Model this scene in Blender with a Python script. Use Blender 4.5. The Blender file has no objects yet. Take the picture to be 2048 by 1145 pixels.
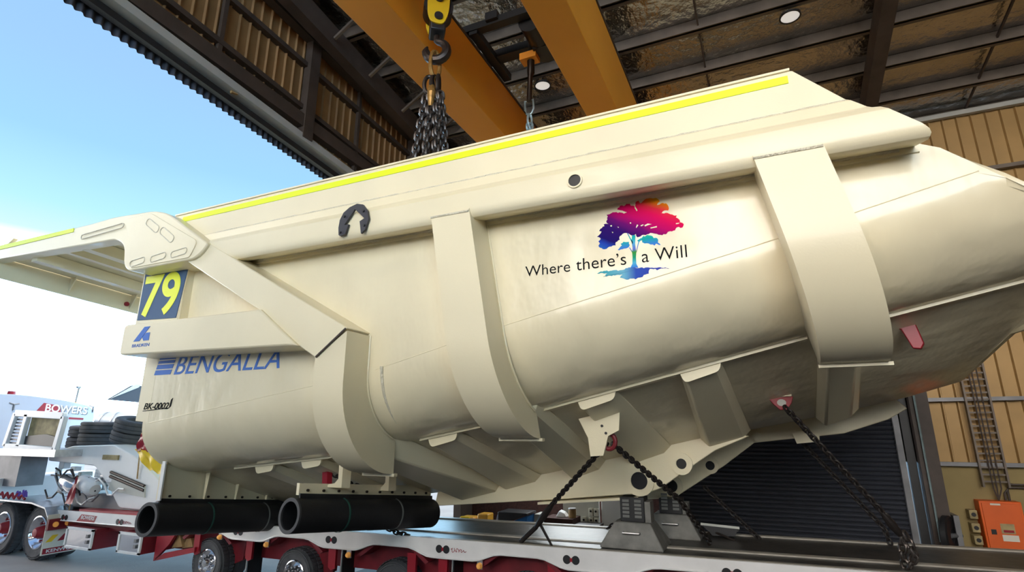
import bpy, bmesh, math, random
from mathutils import Vector, Matrix
from math import pi, sin, cos, radians, sqrt
random.seed(7)
S = bpy.context.scene
COL = S.collection

# ---------------------------------------------------------------- camera
cam_d = bpy.data.cameras.new('camera'); cam = bpy.data.objects.new('camera', cam_d); COL.objects.link(cam)
cam_d.sensor_width = 36.0; cam_d.lens = 1085.0/2048.0*36.0; cam_d.clip_end = 500
cam.location = (0, 0, 2.5); cam.rotation_euler = (radians(90+14.9), 0, radians(24.4))
S.camera = cam

# ---------------------------------------------------------------- sky, sun, exposure
S.view_settings.view_transform = 'Standard'; S.view_settings.look = 'None'
S.view_settings.gamma = 1.0; S.view_settings.use_curve_mapping = False
S.view_settings.exposure = 0.25
WARM = (1.0, 0.935, 0.86)
SKY_FRONT = 9.2
SKY_LOW, SKY_HIGH = 10.5, 0.88      # bright haze at the horizon, blue above
W = bpy.data.worlds.new('sky'); S.world = W; W.use_nodes = True
nt = W.node_tree; nt.nodes.clear()
wo = nt.nodes.new('ShaderNodeOutputWorld'); bg = nt.nodes.new('ShaderNodeBackground')
tc = nt.nodes.new('ShaderNodeTexCoord'); sx = nt.nodes.new('ShaderNodeSeparateXYZ'); rp = nt.nodes.new('ShaderNodeValToRGB')
nt.links.new(tc.outputs['Generated'], sx.inputs[0]); nt.links.new(sx.outputs['Z'], rp.inputs[0])
nt.links.new(rp.outputs[0], bg.inputs[0]); nt.links.new(bg.outputs[0], wo.inputs[0])
cr = rp.color_ramp
cr.elements[0].position = 0.0; cr.elements[0].color = (0.38, 0.68, 1.0, 1)
cr.elements[1].position = 0.17; cr.elements[1].color = (0.42, 0.74, 1.0, 1)
for p, c in ((0.25, (0.74, 0.97, 1.0, 1)), (0.31, (0.50, 0.90, 1.0, 1)), (0.40, (0.37, 0.70, 1.0, 1)), (0.50, (0.36, 0.63, 1.0, 1)), (1.0, (0.25, 0.45, 0.85, 1))):
    e = cr.elements.new(p); e.color = c
rs = nt.nodes.new('ShaderNodeMapRange'); rs.inputs['From Min'].default_value = 0.08; rs.inputs['From Max'].default_value = 0.27
rs.inputs['To Min'].default_value = SKY_LOW; rs.inputs['To Max'].default_value = SKY_HIGH
nt.links.new(sx.outputs['Z'], rs.inputs['Value']); # the haze is warm on the open front side (behind the camera) and blue over the yard on the left
fs_ = nt.nodes.new('ShaderNodeMapRange'); fs_.interpolation_type = 'SMOOTHSTEP'; fs_.inputs['From Min'].default_value = 0.30; fs_.inputs['From Max'].default_value = 0.80
dt = nt.nodes.new('ShaderNodeVectorMath'); dt.operation = 'DOT_PRODUCT'; dt.inputs[1].default_value = (-0.55, -0.835, 0.0)
nt.links.new(tc.outputs['Generated'], dt.inputs[0]); nt.links.new(dt.outputs['Value'], fs_.inputs['Value'])
fe_ = nt.nodes.new('ShaderNodeMapRange'); fe_.inputs['From Min'].default_value = 0.36; fe_.inputs['From Max'].default_value = 0.55
fe_.inputs['To Min'].default_value = SKY_FRONT; fe_.inputs['To Max'].default_value = 1.0; nt.links.new(sx.outputs['Z'], fe_.inputs['Value'])
warm = nt.nodes.new('ShaderNodeMixRGB'); warm.inputs['Color2'].default_value = (*WARM, 1)
ms = nt.nodes.new('ShaderNodeMix'); ms.data_type = 'FLOAT'; nt.links.new(fs_.outputs[0], ms.inputs[0]); nt.links.new(rs.outputs[0], ms.inputs[2]); nt.links.new(fe_.outputs[0], ms.inputs[3]); nt.links.new(ms.outputs[0], bg.inputs[1])
nt.links.new(fs_.outputs[0], warm.inputs['Fac']); nt.links.new(rp.outputs[0], warm.inputs['Color1']); nt.links.new(warm.outputs[0], bg.inputs[0])
sun_d = bpy.data.lights.new('sun', 'SUN'); sun = bpy.data.objects.new('sun', sun_d); COL.objects.link(sun)
sun_d.energy = 3.0; sun_d.angle = radians(2); sun_d.color = (1.0, 0.94, 0.84)
SUN_TO = Vector((0.50, 0.25, 0.83)).normalized()
sun.rotation_euler = SUN_TO.to_track_quat('Z', 'Y').to_euler(); sun.location = (-10, -20, 20)

# ---------------------------------------------------------------- materials
def mat(name, col, rough=0.5, metal=0.0, bump=0.0, bscale=20.0, var=0.0, vscale=3.0, coat=0.0, emit=None, estr=0.0, spec=0.5, stretch=None):
    m = bpy.data.materials.new(name); m.use_nodes = True
    t = m.node_tree; b = t.nodes['Principled BSDF']
    b.inputs['Base Color'].default_value = (*col, 1); b.inputs['Roughness'].default_value = rough
    b.inputs['Metallic'].default_value = metal; b.inputs['Coat Weight'].default_value = coat
    b.inputs['Specular IOR Level'].default_value = spec
    if emit: b.inputs['Emission Color'].default_value = (*emit, 1); b.inputs['Emission Strength'].default_value = estr
    if var or bump:
        tcn = t.nodes.new('ShaderNodeTexCoord'); src = tcn.outputs['Object']
        if stretch:
            mp = t.nodes.new('ShaderNodeMapping'); mp.inputs['Scale'].default_value = stretch
            t.links.new(src, mp.inputs[0]); src = mp.outputs[0]
    if var:
        n = t.nodes.new('ShaderNodeTexNoise'); n.inputs['Scale'].default_value = vscale; n.inputs['Detail'].default_value = 6
        t.links.new(src, n.inputs['Vector'])
        r = t.nodes.new('ShaderNodeValToRGB')
        r.color_ramp.elements[0].position = 0.3; r.color_ramp.elements[1].position = 0.7
        r.color_ramp.elements[0].color = (*[max(0, c*(1-var)) for c in col], 1)
        r.color_ramp.elements[1].color = (*[min(1, c*(1+var*0.5)) for c in col], 1)
        t.links.new(n.outputs['Fac'], r.inputs[0]); t.links.new(r.outputs[0], b.inputs['Base Color'])
    if bump:
        n2 = t.nodes.new('ShaderNodeTexNoise'); n2.inputs['Scale'].default_value = bscale; n2.inputs['Detail'].default_value = 3
        t.links.new(src, n2.inputs['Vector'])
        bp = t.nodes.new('ShaderNodeBump'); bp.inputs['Strength'].default_value = 1.0; bp.inputs['Distance'].default_value = bump
        t.links.new(n2.outputs['Fac'], bp.inputs['Height']); t.links.new(bp.outputs[0], b.inputs['Normal'])
    return m

CREAM = (0.83, 0.735, 0.515)
M = {}
M['cream'] = mat('cream_paint', CREAM, 0.38, var=0.05, vscale=1.2, bump=0.0008, bscale=60, coat=0.15)
M['cream_wavy'] = mat('cream_paint_wavy_plate', CREAM, 0.34, var=0.06, vscale=1.5, bump=0.035, bscale=3.0, coat=0.55, stretch=(1.0, 1.0, 0.55))
M['cream_wavy'].node_tree.nodes['Principled BSDF'].inputs['Coat Roughness'].default_value = 0.10
M['cream_weld'] = mat('cream_weld_bead', (0.70, 0.64, 0.50), 0.5, bump=0.02, bscale=50)
M['stripe'] = mat('fluorescent_yellow', (0.80, 0.96, 0.004), 0.5)
M['yellow_ink'] = mat('yellow_ink', (0.86, 0.90, 0.05), 0.5)
M['navy'] = mat('slate_blue_ink', (0.07, 0.125, 0.23), 0.6, spec=0.15)
M['blue_ink'] = mat('blue_ink', (0.09, 0.20, 0.58), 0.6, spec=0.15)
M['black_ink'] = mat('black_ink', (0.008, 0.008, 0.008), 0.7, spec=0.1)
M['charcoal'] = mat('charcoal_paint', (0.03, 0.03, 0.04), 0.5)
M['black'] = mat('black_steel', (0.018, 0.018, 0.02), 0.45, var=0.3)
M['rubber'] = mat('black_rubber', (0.012, 0.012, 0.014), 0.55, bump=0.002, bscale=25, var=0.3)
M['rubber_edge'] = mat('cut_rubber_edge', (0.05, 0.05, 0.055), 0.7)
M['tyre'] = mat('tyre_rubber', (0.085, 0.085, 0.092), 0.8, var=0.25, vscale=8)
M['red'] = mat('red_paint', (0.33, 0.010, 0.022), 0.4, var=0.2)
M['dark_red'] = mat('dark_red_paint', (0.20, 0.012, 0.02), 0.5, var=0.3)
M['white'] = mat('white_paint', (0.82, 0.82, 0.82), 0.35, var=0.04)
M['coaming'] = mat('white_trailer_paint', (0.90, 0.87, 0.85), 0.35, var=0.10, vscale=2.5)
M['chrome'] = mat('polished_metal', (0.75, 0.75, 0.77), 0.15, 1.0, bump=0.004, bscale=9)
M['alu'] = mat('brushed_aluminium', (0.62, 0.62, 0.63), 0.35, 1.0, var=0.15, vscale=12)
M['steel'] = mat('grey_steel', (0.22, 0.22, 0.23), 0.5, 0.5, var=0.25)
M['dark_steel'] = mat('dark_oily_steel', (0.055, 0.042, 0.035), 0.4, 0.7, var=0.3, vscale=10)
M['chain'] = mat('worn_chain_steel', (0.12, 0.10, 0.09), 0.38, 0.8, var=0.3, vscale=30)
M['tie_chain'] = mat('dark_tie_down_chain', (0.022, 0.016, 0.014), 0.55, 0.2, var=0.3, vscale=30)
M['amber'] = mat('amber_lens', (0.9, 0.42, 0.10), 0.25, emit=(0.9, 0.4, 0.1), estr=0.15)
M['orange'] = mat('crane_orange', (1.0, 0.38, 0.03), 0.5, var=0.08, vscale=1.0)
M['crane_yellow'] = mat('hook_yellow', (0.88, 0.60, 0.02), 0.4, var=0.08, vscale=5)
M['rust_gold'] = mat('rusty_gold_link', (0.38, 0.20, 0.05), 0.45, 0.5, var=0.4, vscale=20)
M['galv'] = mat('pale_blue_galvanised', (0.35, 0.45, 0.46), 0.4, 0.6, var=0.2, vscale=10)
M['deck'] = mat('oily_timber_deck', (0.06, 0.055, 0.05), 0.38, var=0.5, vscale=4, bump=0.004, bscale=14)
M['deck_strip'] = mat('worn_pale_deck_strip', (0.42, 0.38, 0.32), 0.4, var=0.25, vscale=5)
M['shed_floor'] = mat('dark_floor_concrete', (0.06, 0.056, 0.053), 0.7, var=0.3, vscale=0.8)  # kept dark to cut light bounced up under the tray
M['concrete'] = mat('concrete_yard', (0.36, 0.33, 0.31), 0.75, var=0.22, vscale=0.8, bump=0.004, bscale=30)
M['stand_grey'] = mat('grey_stand_paint', (0.21, 0.20, 0.18), 0.6, var=0.35, vscale=6)
M['foil'] = mat('silver_foil_blanket', (0.50, 0.49, 0.48), 0.26, 1.0, bump=0.034, bscale=6.0, var=0.12, vscale=2)
M['purlin'] = mat('brown_purlin', (0.16, 0.13, 0.105), 0.5, 0.3, var=0.25)
M['brown_steel'] = mat('dark_brown_steel', (0.075, 0.055, 0.045), 0.6, var=0.25)
M['clad_brown'] = mat('brown_cladding', (0.33, 0.185, 0.075), 0.55, var=0.22, vscale=2.0)
M['clad_out'] = mat('dark_grey_cladding', (0.10, 0.10, 0.12), 0.5, 0.3)
M['clad_beige'] = mat('beige_cladding', (0.40, 0.25, 0.095), 0.5, 0.2, var=0.12, vscale=2.0)
M['wall_beige'] = mat('beige_painted_wall', (0.30, 0.225, 0.09), 0.7, var=0.15, vscale=1.5)
M['shutter'] = mat('slate_roller_shutter', (0.040, 0.044, 0.058), 0.45, var=0.15)
M['white_beam'] = mat('pale_grey_beam', (0.46, 0.46, 0.43), 0.5, var=0.08)
M['board_orange'] = mat('orange_enamel', (0.78, 0.13, 0.015), 0.45, var=0.08)
M['lamp'] = mat('lamp_diffuser', (0.8, 0.8, 0.8), 0.5, emit=(1, 0.95, 0.88), estr=0.45)
M['hole_dark'] = mat('hole_shade', (0.01, 0.01, 0.012), 0.3)  # flat near-black fill standing in for shade inside holes
M['vent_grey'] = mat('vent_slats', (0.16, 0.16, 0.15), 0.5)
M['cab_white'] = mat('cab_pale_paint', (0.46, 0.50, 0.60), 0.25, var=0.03, coat=0.4)
M['tarp'] = mat('tan_tarp', (0.42, 0.33, 0.16), 0.7, var=0.4, vscale=6)
M['wood'] = mat('timber_block', (0.50, 0.32, 0.14), 0.7, var=0.3, vscale=8)
M['blue_tub'] = mat('blue_plastic', (0.03, 0.22, 0.62), 0.4)
M['yellow_mach'] = mat('yellow_machine', (0.65, 0.33, 0.03), 0.45, var=0.2, vscale=10)
M['green_strap'] = mat('green_strap', (0.02, 0.09, 0.07), 0.6)
M['grey_strap'] = mat('grey_strap', (0.16, 0.17, 0.17), 0.6)
M['brick'] = mat('dark_red_brick', (0.07, 0.025, 0.02), 0.8, var=0.4, vscale=20)
M['paper'] = mat('paper_white', (0.75, 0.72, 0.62), 0.6)
M['bin_grey'] = mat('grey_panel', (0.55, 0.55, 0.5), 0.5, var=0.1)
M['purple'] = mat('purple_strap', (0.16, 0.08, 0.42), 0.6)

def ramp_mat(name, stops, axis=(0, 0, 1), off=0.0, scale=1.0, noise=0.0):
    """printed colour that runs along an axis of the object"""
    m = bpy.data.materials.new(name); m.use_nodes = True
    t = m.node_tree; b = t.nodes['Principled BSDF']; b.inputs['Roughness'].default_value = 0.7; b.inputs['Specular IOR Level'].default_value = 0.1
    tcn = t.nodes.new('ShaderNodeTexCoord'); vm = t.nodes.new('ShaderNodeVectorMath'); vm.operation = 'DOT_PRODUCT'
    vm.inputs[1].default_value = axis
    t.links.new(tcn.outputs['Object'], vm.inputs[0])
    mm = t.nodes.new('ShaderNodeMath'); mm.operation = 'MULTIPLY_ADD'; mm.inputs[1].default_value = scale; mm.inputs[2].default_value = off
    t.links.new(vm.outputs['Value'], mm.inputs[0])
    out = mm.outputs[0]
    if noise:
        n = t.nodes.new('ShaderNodeTexNoise'); n.inputs['Scale'].default_value = 5; t.links.new(tcn.outputs['Object'], n.inputs['Vector'])
        a = t.nodes.new('ShaderNodeMath'); a.operation = 'MULTIPLY_ADD'; a.inputs[1].default_value = noise
        t.links.new(n.outputs['Fac'], a.inputs[0]); t.links.new(out, a.inputs[2]); out = a.outputs[0]
    r = t.nodes.new('ShaderNodeValToRGB'); cr_ = r.color_ramp
    cr_.elements[0].position = stops[0][0]; stops = [(p_, tuple(v*v**0.25 for v in c_)) for p_, c_ in stops]; cr_.elements[0].color = (*stops[0][1], 1)
    cr_.elements[1].position = stops[-1][0]; cr_.elements[1].color = (*stops[-1][1], 1)
    for p_, c_ in stops[1:-1]:
        e_ = cr_.elements.new(p_); e_.color = (*c_, 1)
    t.links.new(out, r.inputs[0]); t.links.new(r.outputs[0], b.inputs['Base Color'])
    return m

# ---------------------------------------------------------------- mesh helpers
def V(*a): return Vector(a)
def worldpos(o):
    p = Vector((0, 0, 0))
    while o is not None:
        p = p + o.location; o = o.parent
    return p

class MB:
    def __init__(s): s.v = []; s.f = []
    def add(s, vs, fs):
        k = len(s.v); s.v += [Vector(a) for a in vs]; s.f += [[i+k for i in f] for f in fs]; return s
    def box(s, lo, hi):
        x0, y0, z0 = lo; x1, y1, z1 = hi
        return s.add([(x0,y0,z0),(x1,y0,z0),(x1,y1,z0),(x0,y1,z0),(x0,y0,z1),(x1,y0,z1),(x1,y1,z1),(x0,y1,z1)],
                     [(0,3,2,1),(4,5,6,7),(0,1,5,4),(1,2,6,5),(2,3,7,6),(3,0,4,7)])
    def prism(s, poly, vec):
        """extrude a planar polygon (3D points) by vec"""
        n = len(poly); vec = Vector(vec); P = [Vector(p) for p in poly]
        return s.add(P+[p+vec for p in P], [list(range(n))[::-1], list(range(n, 2*n))] + [(i, (i+1) % n, n+(i+1) % n, n+i) for i in range(n)])
    def xz(s, poly, y0, y1): return s.prism([(x, y0, z) for x, z in poly], (0, y1-y0, 0))
    def yz(s, poly, x0, x1): return s.prism([(x0, y, z) for y, z in poly], (x1-x0, 0, 0))
    def bar(s, a, b, w, h, up=(0, 0, 1)):
        """rectangular bar from a to b, w across, h along up"""
        a = Vector(a); b = Vector(b); d = (b-a).normalized(); u = Vector(up); side = d.cross(u).normalized(); u = side.cross(d).normalized()
        c = [side*w/2+u*h/2, side*-w/2+u*h/2, side*-w/2-u*h/2, side*w/2-u*h/2]
        return s.add([a+q for q in c]+[b+q for q in c], [(0,1,2,3)[::-1], (4,5,6,7)] + [(i,(i+1)%4,4+(i+1)%4,4+i) for i in range(4)])
    def tube(s, pts, r, n=10, closed=False, cap=True):
        P = [Vector(p) for p in pts]; m = len(P); rings = []; up = None
        for i, p in enumerate(P):
            if closed: d = P[(i+1) % m]-P[i-1]
            else: d = P[min(i+1, m-1)]-P[max(i-1, 0)]
            d.normalize()
            if up is None:
                up = Vector((0, 0, 1)) if abs(d.z) < 0.9 else Vector((1, 0, 0))
            side = d.cross(up).normalized(); up = side.cross(d).normalized()
            rr = r[i] if isinstance(r, (list, tuple)) else r
            rings.append([p+(side*cos(2*pi*k/n)+up*sin(2*pi*k/n))*rr for k in range(n)])
        vs = [q for g in rings for q in g]; fs = []
        for i in range(m if closed else m-1):
            j = (i+1) % m
            for k in range(n): fs.append((i*n+k, i*n+(k+1) % n, j*n+(k+1) % n, j*n+k))
        if not closed and cap: fs += [list(range(n))[::-1], list(range((m-1)*n, m*n))]
        return s.add(vs, fs)
    def lathe(s, prof, c, axis, n=32, closed=False):
        """prof: (radius, height along axis)"""
        c = Vector(c); ax = Vector(axis).normalized()
        t = Vector((0, 0, 1)) if abs(ax.z) < 0.9 else Vector((1, 0, 0)); a = ax.cross(t).normalized(); b = ax.cross(a)
        vs = [c+ax*h+(a*cos(2*pi*k/n)+b*sin(2*pi*k/n))*r for r, h in prof for k in range(n)]; m = len(prof); fs = []
        for i in range(m if closed else m-1):
            j = (i+1) % m
            for k in range(n): fs.append((i*n+k, i*n+(k+1) % n, j*n+(k+1) % n, j*n+k))
        return s.add(vs, fs)
    def cyl(s, a, b, r, n=20): return s.lathe([(1e-4, 0), (r, 0), (r, (Vector(b)-Vector(a)).length), (1e-4, (Vector(b)-Vector(a)).length)], a, Vector(b)-Vector(a), n)
    def chain(s, pts, L=0.11, w=0.038, r=0.012, n=6, seg=12):
        """round-wire links laid along a polyline, every second one turned a quarter"""
        P = [Vector(p) for p in pts]; seglen = [(P[i+1]-P[i]).length for i in range(len(P)-1)]; tot = sum(seglen)
        pitch = L-2.6*r; cnt = max(2, int(tot/pitch))
        def at(d):
            for i, l in enumerate(seglen):
                if d <= l or i == len(seglen)-1: return P[i].lerp(P[i+1], d/l), (P[i+1]-P[i]).normalized()
                d -= l
        for i in range(cnt):
            c, d = at((i+0.5)*tot/cnt); t = Vector((0.3, 1, 0.2)); a = d.cross(t).normalized(); b = d.cross(a)
            ang = (0 if i % 2 else pi/2)+0.35; e = a*cos(ang)+b*sin(ang)
            h = L/2-w/2-r*0.2; loop = []
            for k in range(seg):
                th = 2*pi*k/seg; x = cos(th)*w/2; y = sin(th)*w/2+(h if sin(th) > 0.01 else -h if sin(th) < -0.01 else 0)
                loop.append(c+e*x+d*y)
            s.tube(loop, r, n, closed=True)
        return s
    def build(s, name, m, parent=None, bevel=0.0, ang=32, smooth=True, local=False):
        me = bpy.data.meshes.new(name)
        if parent is not None: org = worldpos(parent)
        else:
            lo = Vector([min(v[i] for v in s.v) for i in range(3)]); hi = Vector([max(v[i] for v in s.v) for i in range(3)])
            org = Vector(((lo.x+hi.x)/2, (lo.y+hi.y)/2, lo.z))
        if local: org = Vector((0, 0, 0))
        me.from_pydata([v-org for v in s.v], [], s.f)
        bm = bmesh.new(); bm.from_mesh(me); bmesh.ops.recalc_face_normals(bm, faces=bm.faces)
        for f in bm.faces: f.smooth = smooth
        lim = radians(ang)
        for e in bm.edges:
            e.smooth = len(e.link_faces) == 2 and e.calc_face_angle(0) < lim
        bm.to_mesh(me); bm.free()
        if isinstance(m, str): m = M[m]
        me.materials.append(m)
        o = bpy.data.objects.new(name, me); COL.objects.link(o)
        if parent is not None: o.parent = parent
        elif not local: o.location = org
        if bevel:
            b = o.modifiers.new('bevel', 'BEVEL'); b.width = bevel; b.segments = 2; b.limit_method = 'ANGLE'; b.angle_limit = radians(40)
            b.harden_normals = False
        return o

def tag(o, label=None, cat=None, group=None, kind=None):
    if label: o['label'] = label
    if cat: o['category'] = cat
    if group: o['group'] = group
    if kind: o['kind'] = kind
    return o
def thing(name, loc, label, cat, group=None):
    o = bpy.data.objects.new(name, None); COL.objects.link(o); o.location = loc; o.empty_display_size = 0.2
    return tag(o, label, cat, group)
def struct(o): o['kind'] = 'structure'; return o
def copy_tree(o, parent=None):
    c = o.copy(); COL.objects.link(c); c.parent = parent
    for ch in list(o.children): copy_tree(ch, c)
    return c
def lin(x, pts):
    """piecewise linear with extrapolation"""
    for i in range(len(pts)-1):
        if x <= pts[i+1][0] or i == len(pts)-2:
            (x0, y0), (x1, y1) = pts[i], pts[i+1]; return y0+(y1-y0)*(x-x0)/(x1-x0)
def rounded(poly, r, n=5):
    """round the corners of a 2D polygon; r a number or one per corner"""
    out = []; m = len(poly)
    for i in range(m):
        p0, p, p1 = Vector(poly[i-1]), Vector(poly[i]), Vector(poly[(i+1) % m]); rr = r[i] if isinstance(r, (list, tuple)) else r
        if rr <= 0: out.append(tuple(p)); continue
        a = (p0-p); b = (p1-p); k = min(rr, a.length*0.45, b.length*0.45); A = p+a.normalized()*k; B = p+b.normalized()*k
        for j in range(n+1):
            t = j/n; out.append(tuple(A*(1-t)**2+p*2*t*(1-t)+B*t*t))
    return out
def circ(x, z, r, n=20, a0=0, a1=2*pi): return [(x+r*cos(a0+(a1-a0)*k/n), z+r*sin(a0+(a1-a0)*k/n)) for k in range(n if abs(a1-a0-2*pi) < 1e-6 else n+1)]

def lettering(name, text, m, parent, put, width, height, shear=0.0, depth=0.004, bold=0.0, spacing=1.0):
    """solid letters of the given width and height; put(u, v) -> point on the surface, normal offset d"""
    cu = bpy.data.curves.new(name, 'FONT'); cu.body = text; cu.size = 1.0; cu.shear = shear; cu.offset = bold; cu.space_character = spacing
    tmp = bpy.data.objects.new(name+'_tmp', cu); COL.objects.link(tmp)
    dg = bpy.context.evaluated_depsgraph_get(); me0 = bpy.data.meshes.new_from_object(tmp.evaluated_get(dg))
    vs = [v.co.copy() for v in me0.vertices]; fs = [list(p.vertices) for p in me0.polygons]
    bpy.data.objects.remove(tmp); bpy.data.curves.remove(cu); bpy.data.meshes.remove(me0)
    x0 = min(v.x for v in vs); x1 = max(v.x for v in vs); y0 = min(v.y for v in vs); y1 = max(v.y for v in vs)
    ed = {}
    for f in fs:
        for i in range(len(f)):
            a, b = f[i], f[(i+1) % len(f)]; ed[(a, b)] = 1
    mb = MB(); n = len(vs); uv = [((v.x-x0)/(x1-x0)*width, (v.y-y0)/(y1-y0)*height) for v in vs]
    mb.v = [put(u, w, depth) for u, w in uv]+[put(u, w, -0.002) for u, w in uv]
    mb.f = [f for f in fs]+[[i+n for i in f][::-1] for f in fs]+[[b, a, a+n, b+n] for (a, b) in ed if (b, a) not in ed]
    return mb.build(name, m, parent, smooth=False)

# ================================================================ THE SHED
floor = struct(MB().add([(-90, -60, 0), (14, -60, 0), (14, 60, 0), (-90, 60, 0)], [(0, 1, 2, 3)]).build('ground', 'concrete', smooth=False))
floor2 = struct(MB().box((-7.1, -8.1, -0.05), (9.1, 13.1, 0.004)).build('floor', 'shed_floor'))
light_block = struct(MB().box((-34, -16.0, 0), (-8.3, -4.5, 13.0)).build('wall_light_block', 'clad_out'))  # unseen block added to hold daylight off the front of the tray
def roof_z(y): return 8.94+0.13*(13-y)
RX0, RX1, RY0, RY1 = -7.3, 9.0, -8.0, 13.2
ceiling = struct(MB().prism([(RX0, RY0, roof_z(RY0)+0.10), (RX0, RY1, roof_z(RY1)+0.10), (RX0, RY1, roof_z(RY1)+0.14), (RX0, RY0, roof_z(RY0)+0.14)], (RX1-RX0, 0, 0)).build('ceiling', 'foil', smooth=False))
for i in range(20):
    y = -7.26+i*1.07; z = roof_z(y)
    mb = MB(); mb.bar((RX0, y, z), (RX1, y, z), 0.07, 0.20); mb.bar((RX0, y+0.05, z-0.09), (RX1, y+0.05, z-0.09), 0.12, 0.02); mb.build('purlin', 'purlin', ceiling)
for x0, x1 in ((2.0, 2.58), (6.2, 6.8), (-6.55, -6.55)):
    a, b = (x0 if x0 > 0 else x0), x1
    mb = MB(); mb.bar((a, RY0, roof_z(RY0)-0.30), (b, RY1-0.2, roof_z(RY1)-0.30), 0.22, 0.42, up=(0, 0.13, 1)); mb.build('rafter', 'brown_steel', ceiling)
for y0, xs_ in ((9.45, (-6.0, -5.2)), (10.5, (-6.0, -5.25)), (8.4, (-6.05, -5.2)), (7.3, (-6.0, -5.1)), (6.3, (-6.0, -5.0))):
    mb = MB(); mb.bar((-6.4, y0, roof_z(y0)-0.42), (-5.75, y0, roof_z(y0)-0.02), 0.05, 0.05); mb.build('fly_brace', 'purlin', ceiling)
for x in (-0.5, 4.25):
    mb = MB(); mb.bar((x, RY0+3, roof_z(RY0+3)-0.02), (x+0.2, RY1-0.3, roof_z(RY1-0.3)-0.02), 0.03, 0.05); mb.build('bridging', 'brown_steel', ceiling)

# gable over the big doorway on the left
def corrug(a, b, z0, z1, fixed, axis, pitch, depth, m, name, parent=None, ztop=None, trap=False, flip=1):
    """ribbed sheet; runs along axis 'x' or 'y', standing up from z0 to z1 (or ztop(t))"""
    mb = MB(); k = int((b-a)/pitch); pts = []
    for i in range(k):
        t = a+i*pitch
        if trap: pts += [(t, 0), (t+pitch*0.78, 0), (t+pitch*0.86, depth), (t+pitch*0.93, depth)]
        else: pts += [(t+pitch*j/6, depth*(0.5+0.5*sin(2*pi*j/6))) for j in range(6)]
    pts.append((b, 0)); vs = []
    for t, d in pts:
        zt = ztop(t) if ztop else z1; zb_ = z0(t) if callable(z0) else z0
        for z in (zb_, zt): vs.append((t, fixed+flip*d, z) if axis == 'x' else (fixed+flip*d, t, z))
    mb.add(vs, [(2*i, 2*i+2, 2*i+3, 2*i+1) for i in range(len(pts)-1)])
    return mb.build(name, m, parent, ang=20 if trap else 60)
hz = lambda z0, s: (lambda y: z0+s*(y-3))
wall_left = struct(corrug(-8.0, 13.1, hz(7.72, -0.075), None, -7.06, 'y', 0.19, 0.035, 'clad_brown', 'wall_left', ztop=lambda y: roof_z(y)+0.1, trap=True))
corrug(-8.0, 13.1, hz(7.50, -0.09), None, -7.22, 'y', 0.11, 0.05, 'clad_out', 'outer_cladding', wall_left, ztop=lambda y: roof_z(y)+0.1)
def gbar(p0, p1, w, h, m, name, x=-7.0):
    (y0, z0), (y1, z1) = p0, p1; s = (z1-z0)/(y1-y0)
    a = (x, -6.9, z0+s*(-6.9-y0)); b = (x, 13.0, z0+s*(13.0-y0)); return MB().bar(a, b, w, h).build(name, m, wall_left)
gbar((3.08, 7.78), (7.50, 7.40), 0.20, 0.13, 'white_beam', 'door_track', -6.98)
gbar((2.9, 7.64), (7.2, 7.24), 0.10, 0.10, 'black', 'door_seal', -7.05)
gbar((3.33, 7.97), (8.0, 7.73), 0.16, 0.24, 'brown_steel', 'lintel', -6.96)
gbar((3.70, 8.30), (6.12, 8.12), 0.12, 0.09, 'brown_steel', 'girt')
gbar((4.61, 9.08), (9.34, 8.79), 0.12, 0.09, 'brown_steel', 'girt')
gbar((5.6, 9.75), (9.5, 9.35), 0.18, 0.42, 'brown_steel', 'rake_beam', -6.94)
for y, w in ((6.36, 0.22), (4.58, 0.07), (7.72, 0.07), (3.0, 0.2), (9.6, 0.2)):
    MB().box((-7.02, y-w/2, 7.75-0.075*(y-3)), (-6.86 if w > .1 else -6.95, y+w/2, roof_z(y)-0.05)).build('gable_stud', 'brown_steel', wall_left)
MB().bar((-6.96, 4.86, 7.56), (-6.94, 5.02, 7.60), 0.05, 0.07).build('track_joiner', 'wood', wall_left)
struct(MB().box((-7.2, 12.4, 0), (-7.0, 13.1, 8.9)).build('trim_1', 'brown_steel')); struct(MB().box((-7.2, -8.0, 0), (-7.0, -7.7, 8.9)).build('trim_4', 'brown_steel'))

# back wall with the roller door
wall_back = struct(corrug(-7.2, 9.0, 1.92, 8.85, 13.0, 'x', 0.24, 0.05, 'clad_beige', 'wall_back', trap=True, flip=-1))
for x0, x1 in ((-7.2, -2.2), (2.66, 9.0)):
    MB().box((x0, 12.99, 0), (x1, 13.15, 1.92)).build('dado_wall', 'wall_beige' if x0 > 0 else 'brick', wall_back)
for z in (3.06, 1.90, 4.6, 6.1, 7.55): MB().box((2.66, 12.86, z-0.035), (9.0, 12.95, z+0.035)).build('girt', 'steel', wall_back)
MB().box((2.66, 12.84, 7.50), (9.0, 12.95, 7.58)).build('girt', 'purlin', wall_back)
MB().bar((-7.2, 12.90, 8.86), (9.0, 12.90, 8.86), 0.10, 0.10).build('eave_trim', 'white_beam', wall_back)
struct(MB().box((2.50, 12.60, 0), (2.80, 12.98, 8.9)).build('trim_2', 'brown_steel'))
mb = MB(); mb.tube([(2.58, 12.55, 0.6), (2.58, 12.55, 5.5)], 0.018, 8); struct(mb.build('trim_3', 'galv'))
slats = []; nsl = 46
for i in range(nsl):
    z = 0.02+i*0.085; slats += [(12.93, z), (12.905, z+0.012), (12.885, z+0.04), (12.905, z+0.07), (12.93, z+0.08)]
mb = MB(); vs = []
for y, z in slats: vs += [(-2.15, y, z), (2.24, y, z)]
mb.add(vs, [(2*i, 2*i+1, 2*i+3, 2*i+2) for i in range(len(slats)-1)])
door = struct(mb.build('door_1', 'shutter', ang=15))
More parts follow.
